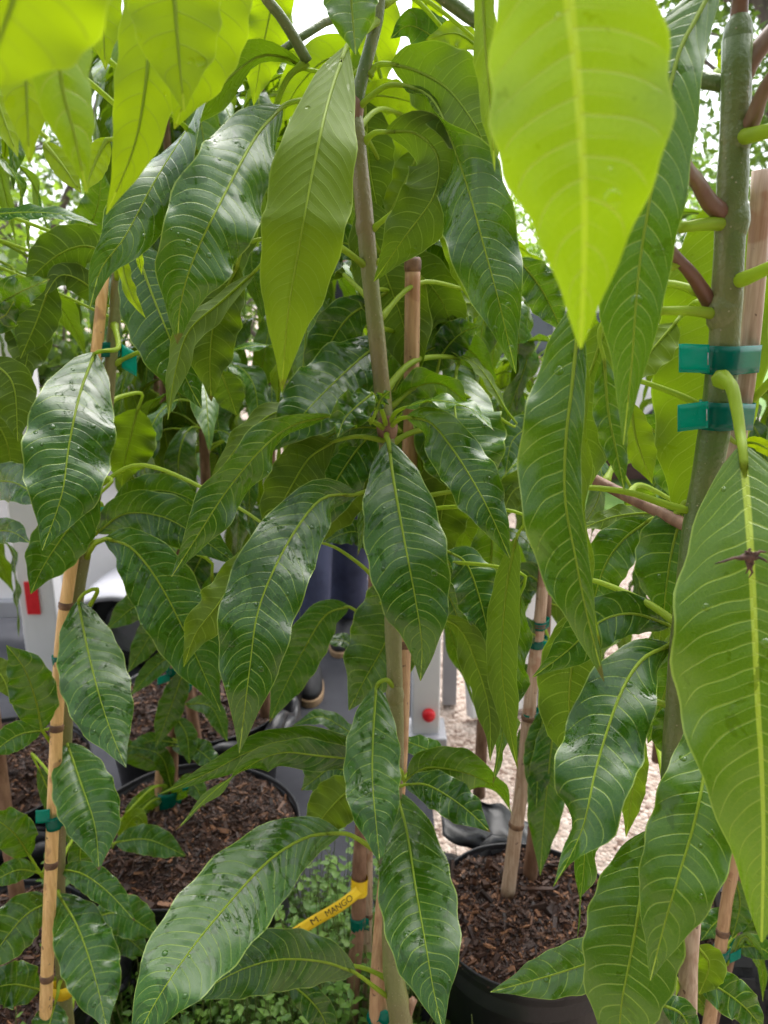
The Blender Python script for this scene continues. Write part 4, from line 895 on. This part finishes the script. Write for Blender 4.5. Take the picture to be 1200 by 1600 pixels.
# yellow printed tag
t0 = P(565, 1388, 1.035); t1 = P(452, 1462, 1.0)
tg = empty('plant_tag', t0, 'yellow printed plant tag reading MANGO looped round the brown stem above the weeds', 'plant tag', 'yellow plastic plant tags')
ax = (t1 - t0).normalized(); wv = ax.cross(_fw).normalized()
if wv.dot(_up) < 0: wv = -wv
nv_ = ax.cross(wv).normalized()
if nv_.dot(_fw) > 0: nv_ = -nv_
Lt = (t1 - t0).length; hw_ = .0088
def tpt(u, v): return t0 + ax * u * Lt + wv * v * hw_ + nv_ * (.010 * math.sin(u * 3.0) + .004 * math.sin(u * 7))
m = MB(); m.add([tpt(i / 24, v) for v in (-1, -.33, .33, 1) for i in range(25)], [(k_ * 25 + i, k_ * 25 + i + 1, (k_ + 1) * 25 + i + 1, (k_ + 1) * 25 + i) for k_ in range(3) for i in range(24)])
st_ = m.build('strip', M_YEL, tg, local=t0); st_.modifiers.new('t', 'SOLIDIFY').thickness = .0005
m = MB(); m.tube([P(562, 1371, 1.045), P(561, 1396, 1.043)], [.0135, .0135], 20, cap=False); lo = m.build('loop', M_YEL, tg, local=t0)
def text_mesh(s, size):
    cu = bpy.data.curves.new('t', 'FONT'); cu.body = s; cu.size = size; cu.extrude = 0; cu.align_y = 'CENTER'
    ob = bpy.data.objects.new('t', cu); C.objects.link(ob); dg = bpy.context.evaluated_depsgraph_get()
    me = bpy.data.meshes.new_from_object(ob.evaluated_get(dg)); bpy.data.objects.remove(ob); return me
for s_, u0, u1 in (('R.F', .985, .83), ('M.', .70, .58), ('MANGO', .50, .14)):
    me = text_mesh(s_, .0150); xs = [v.co.x for v in me.vertices]; x0_, x1_ = min(xs), max(xs)
    for v in me.vertices:
        f_ = (v.co.x - x0_) / (x1_ - x0_); u_ = u0 + (u1 - u0) * f_
        v.co = tpt(u_, v.co.y / .0088 * .95) + nv_ * .0009 - t0
    link('lettering', me, tg, M_INK, smooth=False)


# ------------------------------------------------------------ pots with mulch
def pot(label, cx, cy, ztop, r, seed, z0=0.0, group='black nursery pots filled with mulch', folded=False, grip=True):
    o = empty('nursery_pot', (cx, cy, z0), label, 'plant pot', group); h = ztop + .035 - z0
    rg = random.Random(seed)
    m = MB(); n = 72; prof_ = [(r * .80, 0), (r * .84, .01), (r * .97, h - .03), (r * .985, h - .028), (r * .99, h - .006), (r * 1.01, h - .004), (r * 1.015, h + .002), (r * 1.008, h + .005), (r * .995, h + .002), (r * .99, h - .01), (r * .97, h - .06)]
    m.lathe(prof_, (0, 0, 0), n)
    m.v = [(x * (1 + .012 * noise.noise(Vector((x * 9, y * 9, seed)))), y * (1 + .012 * noise.noise(Vector((x * 9, y * 9, seed + 4)))), z + .006 * noise.noise(Vector((x * 7, y * 7, seed)))) for x, y, z in m.v]
    m.build('wall', M_POT, o)
    # soil disc with bark chips heaped into it
    m = MB(); vs = [(0, 0, h - .02)]; rings = 26; n = 60
    def zz(x, y): return h - .012 + .022 * (1 - (x * x + y * y) / r / r) + .016 * noise.noise(Vector((x * 14, y * 14, seed))) + .009 * noise.noise(Vector((x * 45, y * 45, seed)))
    vs = []
    for i in range(rings + 1):
        for j in range(n):
            a = 2 * math.pi * j / n; q = r * .975 * (i + .02) / rings; x, y = q * math.cos(a), q * math.sin(a); vs.append((x, y, zz(x, y)))
    m.add(vs, [(i * n + j, i * n + (j + 1) % n, (i + 1) * n + (j + 1) % n, (i + 1) * n + j) for i in range(rings) for j in range(n)])
    m.mi = 1
    for i in range(4600):
        a = rg.uniform(0, 6.283); q = r * .96 * math.sqrt(rg.random()); x, y = q * math.cos(a), q * math.sin(a)
        L = abs(rg.gauss(0, .0042)) * (2.2 if rg.random() < .06 else 1) + .0018; W_ = L * rg.uniform(.2, .6)
        M_ = Matrix.Rotation(rg.uniform(0, 6.28), 3, 'Z') @ Matrix.Rotation(rg.gauss(0, .45), 3, 'Y') @ Matrix.Rotation(rg.gauss(0, .5), 3, 'X')
        m.box((x, y, zz(x, y) + .001), (L * 2, W_, L * .3), rot=M_)
    m.build('mulch', [M_SOIL, M_CHIP], o, smooth=False)
    if folded:
        for k_ in range(3):
            a0 = folded + k_ * .32; m = MB(); pts = []
            for j in range(13):
                a = a0 + (j - 6) * .11; rr = r * (1.08 + .03 * k_ + .03 * math.sin(j * 1.1 + k_)); pts.append((rr * math.cos(a), rr * math.sin(a), h - .02 - .03 * k_ + .02 * math.sin(j * .9 + k_ * 2)))
            m.tube(pts, [.004 + .018 * math.sin(math.pi * j / 12) for j in range(13)], 10); m.build('folded_bag_edge', M_POT, o)
    return o
pot('round black pot of brown mulch at the lower right with a cane standing in it', .245, 1.095, .27, .165, 1, folded=2.2)
pot('wide black pot of mulch left of centre behind the long pale leaf', -.385, 1.31, .27, .215, 2)
pot('black pot of mulch farther back behind the leaf tips left of centre', -.50, 1.86, .25, .235, 3, folded=5.6)
pot('black pot of mulch at the left edge behind the yellow cane', -.90, 1.52, .26, .23, 4, folded=5.0)
pot('black pot at the lower left corner with a crumpled bag edge', -.66, 1.02, .22, .20, 5, folded=.3)
pot('small mulch pot behind the long hanging leaf, beside the shoe', -.40, 2.30, .20, .15, 6)
pot('black pot under the left sapling, mostly hidden by its leaves', -.37, .84, .04, .15, 7, z0=-.0)
pot('black pot at the right edge behind the yellow cane', .66, 1.22, .16, .17, 8)

# ribbed tyre at the right edge
def tyre():
    c = P(1172, 1500, 1.02); o = empty('rubber_tyre', c, 'ribbed black rubber tyre standing at the lower right edge behind the cane', 'tyre')
    m = MB(); pr = []; n = 64
    prof_ = [(.075, -.030), (.100, -.040), (.118, -.036), (.126, -.020), (.128, 0), (.126, .020), (.118, .036), (.100, .040), (.075, .030)]
    m.lathe(prof_, (0, 0, 0), n)
    for j in range(30):
        a = 2 * math.pi * j / 30
        for s_ in (-1, 1): m.box((.128 * math.cos(a + .05 * s_), .128 * math.sin(a + .05 * s_), s_ * .019), (.012, .013, .028), rz=a)
    M_ = Matrix.Rotation(R(78), 3, 'Y') @ Matrix.Rotation(R(15), 3, 'X')
    m.v = [tuple(M_ @ Vector(v)) for v in m.v]
    m.build('tread', mat_plastic('tyre_rubber', (.012, .012, .013), .6), o, smooth=False)
    m = MB(); m.lathe([(.02, -.012), (.06, -.018), (.078, -.028), (.078, .028), (.06, .018), (.02, .012)], (0, 0, 0), 32); m.v = [tuple(M_ @ Vector(v)) for v in m.v]
    m.build('rim', mat_plastic('grey_rim', (.10, .10, .11), .4), o)
tyre()
# grey plastic bag folded behind the pot, lower right
m = MB(); vs = []; 
for j in range(15):
    for i in range(29):
        u_, v_ = i / 28, j / 14
        p = P(690 + 150 * u_, 1235 + 60 * u_ + 60 * v_, 1.34 - .05 * v_)
        p += _fw * (.04 * math.sin(v_ * 4 + u_ * 3) + .02 * noise.noise(Vector((u_ * 5, v_ * 4, 2)))) + _up * .015 * noise.noise(Vector((u_ * 4, v_ * 3, 7))); vs.append(p)
m.add(vs, [(j * 29 + i, j * 29 + i + 1, (j + 1) * 29 + i + 1, (j + 1) * 29 + i) for j in range(14) for i in range(28)])
bgp = m.build('plastic_bag', M_POT); bgp.modifiers.new('t', 'SOLIDIFY').thickness = .002
tag(bgp, 'crumpled dark grey plastic sack draped behind the lower right mulch pot', 'plastic bag')

# ------------------------------------------------------------ weeds
def weeds():
    rg = random.Random(77); m = MB()
    for i in range(4200):
        x = rg.uniform(-.66, .16); y = rg.uniform(.80, 1.34)
        if (x + .385) ** 2 + (y - 1.31) ** 2 < .225 ** 2 or (x + .37) ** 2 + (y - .84) ** 2 < .16 ** 2 or (x - .245) ** 2 + (y - 1.095) ** 2 < .19 ** 2: continue
        h = rg.uniform(.05, .30) * (.6 + .6 * noise.noise(Vector((x * 6, y * 6, 1))) + .3); h = max(.02, h)
        top = Vector((x + rg.gauss(0, .03), y + rg.gauss(0, .03), h)); b_ = Vector((x, y, 0)); m.mi = 0
        m.tube([b_, b_.lerp(top, .5) + Vector((rg.gauss(0, .006), rg.gauss(0, .006), .01)), top], [.0013, .001, .0007], 4, cap=False)
        nl = rg.randint(4, 8); m.mi = 1
        for k_ in range(nl):
            p = b_.lerp(top, 1 - .75 * rg.random() ** 1.5) ; a = rg.uniform(0, 6.28); el = rg.uniform(-.3, .6); L = rg.uniform(.008, .020); W_ = L * rg.uniform(.25, .42)
            d = Vector((math.cos(a) * math.cos(el), math.sin(a) * math.cos(el), math.sin(el))); s_ = Vector((-math.sin(a), math.cos(a), 0)); u_ = s_.cross(d) * -1
            vs = [p, p + d * L * .35 + s_ * W_ + u_ * -.001, p + d * L * .8 + s_ * W_ * .7, p + d * L * 1.15 - u_ * .002, p + d * L * .8 - s_ * W_ * .7, p + d * L * .35 - s_ * W_, p + d * L * .55 - u_ * .0025]
            m.add(vs, [(0, 1, 6), (1, 2, 6), (2, 3, 6), (3, 4, 6), (4, 5, 6), (5, 0, 6)])
    o = m.build('weeds', [mat_simple('weed_stalk', (.10, .15, .03), (.20, .22, .07), 30), mat_islands('weed_leaf', (.045, .12, .015), (.17, .30, .045), (.25, .45, .03))])
    tag(o, 'low small-leaved green weeds growing on the ground between the pots', 'weeds', kind='stuff')
weeds()

# ------------------------------------------------------------ white trailer with reflectors behind the plants
M_WHITE = mat_simple('white_paint', (.70, .69, .70), (.80, .79, .80), 2, .4, 3, .004)
M_GREYP = mat_simple('grey_paint', (.30, .30, .32), (.38, .38, .41), 3, .4)
M_DGREY = mat_simple('dark_grey_metal', (.05, .05, .055), (.10, .10, .11), 5, .5)
M_RED = mat_simple('red_reflector', (.70, .012, .02), (.80, .02, .03), 40, .3)
def bevbox(name, c, d, mat, parent, b=.006, rz=0):
    m = MB(); m.box((0, 0, 0), d); o = m.build(name, mat, parent, smooth=False); o.location = c; o.rotation_euler.z = rz
    md = o.modifiers.new('b', 'BEVEL'); md.width = b; md.segments = 3; return o
def post(label, p, w_, h, reds, mat=M_WHITE, dots=()):
    o = empty('white_post', (p[0], p[1], 0), label, 'post', 'white posts with red reflective strips')
    bevbox('shaft', (0, 0, h / 2), (w_, .07, h), mat, o)
    bevbox('foot', (0, 0, .015), (w_ * 1.5, .13, .03), M_GREYP, o)
    for z, rh, dx in reds: bevbox('red_reflector', (dx, -.038, z), (w_ * .36, .006, rh), M_RED, o, .001)
    for z, dx in dots:
        m = MB(); m.lathe([(.0, -.012), (.016, -.010), (.020, 0), (.020, .012)], (0, 0, 0), 20); q = m.build('red_lamp', M_RED, o); q.rotation_euler.x = R(-90); q.location = (dx, -.045, z)
pl = P(84, 1090, 2.35)
post('white post with two red strips seen left of the yellow cane', (pl.x, 2.35), .115, 1.35, [(P(62, 935, 2.31).z, .11, -.012), (P(45, 632, 2.31).z, .17, -.055)])
pc = P(664, 1150, 2.15)
post('pale grey-white post with a red lamp right of the middle cane', (pc.x, 2.15), .085, .62, [(P(650, 985, 2.11).z, .03, 0)], dots=[(P(668, 1120, 2.1).z, .008)])
def trailer():
    o = empty('utility_trailer', (-.93, 2.58, 0), 'pale utility trailer with rounded grey wheel arch parked behind the left plants', 'trailer')
    bevbox('side_panel', (-.05, .30, .42), (1.10, .06, .52), M_WHITE, o, .012)
    bevbox('bottom_rail', (-.05, .28, .15), (1.14, .09, .07), M_GREYP, o)
    bevbox('top_rail', (-.05, .28, .69), (1.14, .09, .05), M_GREYP, o)
    m = MB(); vs = []; 
    for j in range(17):
        a = math.pi * j / 16
        for yy in (-.16, .18): vs.append((-.36 * math.cos(a), yy, .34 * math.sin(a)))
        for yy in (.18, -.16): vs.append((-.33 * math.cos(a), yy, .31 * math.sin(a)))
    m.add(vs, [(j * 4 + q, j * 4 + (q + 1) % 4, (j + 1) * 4 + (q + 1) % 4, (j + 1) * 4 + q) for j in range(16) for q in range(4)] + [(0, 1, 2, 3), (64, 67, 66, 65)])
    f = m.build('fender', mat_simple('light_grey_paint', (.42, .42, .46), (.48, .48, .52), 3, .4), o); f.location = (.02, 0, .14); f.scale = (.66, 1, .66)
    whl = MB(); whl.lathe([(.14, -.07), (.20, -.09), (.235, -.07), (.24, 0), (.235, .07), (.20, .09), (.14, .07)], (0, 0, 0), 44)
    t = whl.build('wheel', mat_plastic('trailer_tyre', (.012, .012, .012), .6), o); t.rotation_euler.x = R(90); t.location = (.02, .10, .17); t.scale = (.7, .7, .9)
    m = MB(); m.lathe([(0, .03), (.06, .035), (.08, .02), (.13, .0), (.145, .05)], (0, 0, 0), 30); q = m.build('rim', M_GREYP, t); q.location = (0, 0, .03)
trailer()
def cabinet():
    o = empty('white_crate', (.42, 2.35, 0), 'low white board leaning beside the grey post on the gravel', 'board')
    M_ = Matrix.Rotation(R(20), 3, 'Z') @ Matrix.Rotation(R(-12), 3, 'X'); m = MB(); m.box((0, 0, .21), (.34, .04, .42), rot=M_); b = m.build('panel', M_WHITE, o, smooth=False); b.modifiers.new('b', 'BEVEL').width = .006
    m = MB(); m.box((-.20, .02, .24), (.045, .05, .48)); m.box((-.26, .02, .24), (.03, .05, .48)); m.build('frame', M_GREYP, o, smooth=False)
cabinet()

# ------------------------------------------------------------ person standing behind the plants
def person():
    ox, oy = P(532, 960, 2.85).x, 2.85
    o = empty('person', (ox, oy, 0), 'person standing behind the middle plants in dark blue trousers and tan-soled black shoes', 'person')
    def skin(name, verts, edges, radii, mat, root=0, sub=2):
        me = bpy.data.meshes.new(name); me.from_pydata(verts, edges, []); ob = bpy.data.objects.new(name, me); C.objects.link(ob); ob.parent = o
        sk = ob.modifiers.new('s', 'SKIN'); me.skin_vertices[0].data[root].use_root = True
        for i, r in enumerate(radii): me.skin_vertices[0].data[i].radius = r if isinstance(r, tuple) else (r, r)
        sk.use_smooth_shade = True; sb = ob.modifiers.new('u', 'SUBSURF'); sb.levels = sub; sb.render_levels = sub
        me.materials.append(mat); return ob
    skinm = mat_simple('skin', (.42, .22, .14), (.50, .28, .19), 8, .5)
    top = mat_simple('dark_shirt', (.020, .021, .028), (.035, .036, .045), 10, .8, 60, .002)
    jean = mat_simple('blue_trousers', (.020, .025, .058), (.050, .058, .115), 9, .8, 260, .002)
    # body: pelvis, spine, neck, head, arms (hands joined), legs
    b = [(0, 0, .95), (0, .01, 1.15), (0, .01, 1.36), (0, 0, 1.47), (0, -.01, 1.55), (0, -.015, 1.62), (0, -.01, 1.70),
         (.17, .01, 1.40), (.22, .0, 1.14), (.20, -.16, .98), (-.17, .01, 1.40), (-.22, .0, 1.14), (-.20, -.16, .98),
         (.09, 0, .90), (.05, -.05, .50), (.02, .03, .10), (-.09, 0, .90), (-.09, -.20, .50), (-.10, -.32, .10), (.19, -.23, .95), (-.19, -.23, .95)]
    e = [(0, 1), (1, 2), (2, 3), (3, 4), (4, 5), (5, 6), (2, 7), (7, 8), (8, 9), (2, 10), (10, 11), (11, 12), (0, 13), (13, 14), (14, 15), (0, 16), (16, 17), (17, 18), (9, 19), (12, 20)]
    r = [(.14, .10), (.13, .095), (.15, .10), .055, .075, .085, .05, .055, .042, .030, .055, .042, .030, .085, .058, .038, .085, .058, .038, .026, .026]
    skin('body', b, e, r, skinm)
    skin('shirt', [b[0], b[1], b[2], (0, 0, 1.43), b[7], b[8], b[10], b[11]], [(0, 1), (1, 2), (2, 3), (2, 4), (4, 5), (2, 6), (6, 7)], [(.155, .115), (.145, .11), (.165, .115), .07, .07, .055, .07, .055], top)
    skin('trousers', [(0, 0, .97), (.09, 0, .90), (.05, -.05, .50), (.02, .03, .085), (-.09, 0, .90), (-.09, -.20, .50), (-.10, -.33, .085)], [(0, 1), (1, 2), (2, 3), (0, 4), (4, 5), (5, 6)], [(.16, .12), .11, .088, .080, .11, .088, .080], jean)
    skin('hair', [(0, .01, 1.66), (0, .02, 1.70), (0, .05, 1.62)], [(0, 1), (1, 2)], [.094, .070, .06], mat_simple('dark_hair', (.01, .008, .006), (.02, .015, .01), 60, .6))
    for s_ in (-1, 1):
        for k_ in range(5):
            x0 = s_ * .19 + (k_ - 2) * .014; L = (.05, .07, .075, .07, .055)[k_]
            m = MB(); m.tube([(x0, -.25, .945), (x0, -.25 - L * .5, .935), (x0, -.25 - L * .8, .915)], [.009, .0085, .006], 8); m.build('finger', skinm, o)
    for x, y, z in ((.032, -.092, 1.615), (-.032, -.092, 1.615)):
        m = MB(); m.lathe([(0, -.010), (.009, -.006), (.011, 0), (.009, .006), (0, .010)], (x, y, z), 12); m.build('eye', M_INK, o)
    m = MB(); m.tube([(0, -.095, 1.62), (0, -.118, 1.585), (0, -.10, 1.575)], [.007, .012, .008], 8); m.build('nose', skinm, o)
    m = MB(); m.tube([(-.025, -.088, 1.545), (0, -.096, 1.543), (.025, -.088, 1.545)], [.003, .006, .003], 8); m.build('mouth', mat_simple('lips', (.30, .11, .09), (.34, .13, .10)), o)
    blk = mat_simple('black_shoe', (.010, .010, .011), (.022, .022, .024), 20, .6); tan = mat_simple('tan_sole', (.30, .19, .10), (.38, .25, .14), 20, .7)
    for x, y, a in ((.02, .03, -6), (-.10, -.34, 8)):
        t_ = MB(); M_ = Matrix.Rotation(R(a), 3, 'Z')
        for nm_, mt_, z0, z1, gr in (('sole', tan, .0, .026, 1.06), ('shoe', blk, .026, .11, 1.0)):
            m = MB(); ring = []; N_ = 24; lv = 5
            for k_ in range(lv + 1):
                f_ = k_ / lv; z = z0 + (z1 - z0) * f_; sh = 1 if nm_ == 'sole' else 1 - .30 * f_ ** 2
                for j in range(N_):
                    th = 2 * math.pi * j / N_; lx = .050 * gr * math.cos(th) * sh * (1 - .12 * math.sin(th)); ly = .135 * gr * math.sin(th)
                    if nm_ == 'shoe': ly = ly * (1 - .45 * f_ ** 1.5) + .055 * f_ ** 1.5; 
                    ring.append(M_ @ Vector((lx, -ly if False else ly - .05, z)))
            m.add([Vector((x, y, 0)) + q for q in ring], [(k_ * N_ + j, k_ * N_ + (j + 1) % N_, (k_ + 1) * N_ + (j + 1) % N_, (k_ + 1) * N_ + j) for k_ in range(lv) for j in range(N_)] + [tuple(lv * N_ + j for j in range(N_)), tuple(reversed(range(N_)))])
            m.build(nm_, mt_, o)
person()

# ------------------------------------------------------------ far background
M_CROWN = mat_islands('tree_leaf', (.025, .060, .012), (.085, .16, .030), (.22, .36, .03), .5)
M_CROWN2 = mat_islands('bright_tree_leaf', (.10, .20, .02), (.22, .36, .04), (.40, .60, .04), .5)
M_TRUNK = mat_simple('tree_trunk', (.07, .055, .045), (.17, .14, .12), 6, .8, 14, .02, stretch=(1, 1, .3))
def tree(label, x, y, h, cr, seed, nl=5200, ls=.06, mat=M_CROWN, z0=.35, group='trees beyond the nursery yard', airy=.0):
    o = empty('leafy_tree', (x, y, 0), label, 'tree', group); rg = random.Random(seed)
    m = MB(); fork = Vector((rg.uniform(-.1, .1), 0, h * z0)); m.tube([(0, 0, 0), fork * .5 + Vector((.04, 0, 0)), fork], [h * .035, h * .028, h * .022], 12); ends = []
    for i in range(11):
        a = rg.uniform(0, 6.28); q = cr * rg.uniform(.35, .8); e = Vector((q * math.cos(a), q * math.sin(a), h * rg.uniform(z0 + .12, .92)))
        m.tube([fork, fork.lerp(e, .5) + Vector((rg.gauss(0, .1), rg.gauss(0, .1), h * .04)), e], [h * .016, h * .009, h * .003], 7); ends.append((e, cr * rg.uniform(.28, .5)))
        for k_ in range(3):
            e2 = fork.lerp(e, rg.uniform(.5, .9)) + Vector((rg.gauss(0, 1), rg.gauss(0, 1), rg.gauss(.2, .6))) * cr * .3; m.tube([fork.lerp(e, .6), e2], [h * .005, h * .002], 5, cap=False); ends.append((e2, cr * rg.uniform(.18, .32)))
    m.build('trunk', M_TRUNK, o)
    m = MB()
    for i in range(nl):
        c, r = ends[rg.randrange(len(ends))]
        d = Vector((rg.gauss(0, 1), rg.gauss(0, 1), rg.gauss(0, .8))).normalized() * r * rg.random() ** .45; p = c + d
        a = Vector((rg.gauss(0, 1), rg.gauss(0, 1), rg.gauss(-.4, .7))).normalized(); b_ = a.orthogonal().normalized(); b_ = Matrix.Rotation(rg.uniform(0, 6.28), 3, a) @ b_
        L = ls * rg.uniform(.6, 1.4); m.add([p, p + a * L * .5 + b_ * L * .25, p + a * L, p + a * L * .5 - b_ * L * .25], [(0, 1, 2, 3)])
    m.build('crown', mat, o, smooth=False)
tree('dark leafy tree with open crown against the white sky at upper right', 3.4, 6.3, 5.6, 1.9, 5, 11000, .085)
tree('tree farther right whose crown thins out behind the taped stem', 5.4, 9.5, 6.5, 2.4, 6, 5200, .10)
tree('small bright green tree beyond the lawn right of the long hanging leaf', 3.2, 12, 3.2, 1.6, 7, 3600, .12, M_CROWN2)
tree('rounded tree at the end of the lawn behind the pale house', 9, 30, 8, 4, 8, 3600, .3)
tree('broad dark tree behind the white trailer at left', -4.2, 9.5, 4.2, 2.2, 9, 5200, .11)
tree('dark tree behind the person, middle of the background', -1.0, 8.5, 3.3, 1.7, 10, 5200, .10)
tree('lone low tree far behind the gap under the hanging leaves', 2.1, 16, 2.6, 1.5, 12, 3000, .13, M_CROWN2)
def car():
    o = empty('parked_car', (1.15, 6.4, 0), 'white parked car glimpsed beyond the gap right of the cut cane', 'car', rz=R(4))
    side = [(-1.75, .28), (-1.78, .60), (-1.65, .76), (-1.05, .88), (-.60, 1.24), (-.1, 1.32), (.6, 1.30), (1.15, .98), (1.42, .88), (1.46, .60), (1.42, .28)]
    m = MB(); n = len(side); vs = []
    for yy, k_ in ((-.78, 1.0), (-.80, 1), (.80, 1), (.78, 1.0)):
        for x, z in side:
            inset = .14 * max(0, (z - .9)) / .5
            vs.append((x * (1 if abs(yy) > .79 else .995), yy * (1 - inset), z))
    m.add(vs, [(r_ * n + i, r_ * n + (i + 1) % n, (r_ + 1) * n + (i + 1) % n, (r_ + 1) * n + i) for r_ in range(3) for i in range(n)] + [tuple(reversed(range(n))), tuple(3 * n + i for i in range(n))])
    b = m.build('body', M_WHITE, o, smooth=False); b.modifiers.new('b', 'BEVEL').width = .03
    gl = NT('window_glass'); gl = gl.done(gl.pbr((.02, .03, .03), .05, .9))
    for pts in ([(-.93, .92), (-.56, 1.20), (.0, 1.26), (.0, .92)], [(.06, .92), (.06, 1.26), (.55, 1.24), (.98, .96)]):
        m = MB(); q = [(x, -.80 * (1 - .14 * (z - .9) / .5) - .012, z) for x, z in pts]; m.add(q + [(x, y + .02, z) for x, y, z in q], [(0, 1, 2, 3), (7, 6, 5, 4), (0, 4, 5, 1), (1, 5, 6, 2), (2, 6, 7, 3), (3, 7, 4, 0)]); m.build('window', gl, o, smooth=False)
    for x in (-1.10, .95):
        for y in (-.74, .74):
            m = MB(); m.lathe([(.14, -.09), (.28, -.10), (.31, -.07), (.31, .07), (.28, .10), (.14, .09)], (0, 0, 0), 32); t = m.build('wheel', M_POT, o); t.location = (x, y, .31); t.rotation_euler.x = R(90)
            m = MB(); m.lathe([(0, .0), (.05, .03), (.17, .06), (.20, .095)], (0, 0, 0), 24); q = m.build('rim', M_GREYP, t)
    for y in (-.6, .6): bevbox('headlight', (-1.74, y, .64), (.10, .30, .12), M_GREYP, o)
car()
# leafy shrubs closing the view at left and in the middle
tree('low rounded shrub on the gravel behind the white trailer at left', -2.2, 5.0, 2.0, .9, 21, 3800, .09, M_CROWN, .15, 'shrubs behind the yard')
tree('bushy shrub on the gravel straight behind the person', -.55, 5.2, 2.0, .9, 22, 3800, .09, M_CROWN, .15, 'shrubs behind the yard')
tree('tall light green shrub behind the leaves at far left', -3.6, 6.2, 3.2, 1.3, 23, 4200, .10, M_CROWN2, .15, 'shrubs behind the yard')

# belt of unseen trees, added out of view to darken what the wet leaves mirror
for i, (x, y, h, cr, lab) in enumerate(((-6.5, -5.0, 4.6, 2.6, 'unseen tall dark tree added behind the photographer at the left'), (-2.6, -6.5, 5.4, 2.8, 'unseen tall dark tree added behind the photographer, left of centre'),
        (1.4, -6.0, 4.6, 2.8, 'unseen tall dark tree added straight behind the photographer'), (5.2, -5.0, 5.0, 2.8, 'unseen tall dark tree added behind the photographer at the right'), (8.5, -.5, 5.0, 2.4, 'unseen tall dark tree added beside the yard at the far right'))):
    tree(lab, x, y, h, cr, 40 + i, 4200, .34, M_CROWN, .12, 'unseen trees added on the near side of the yard')
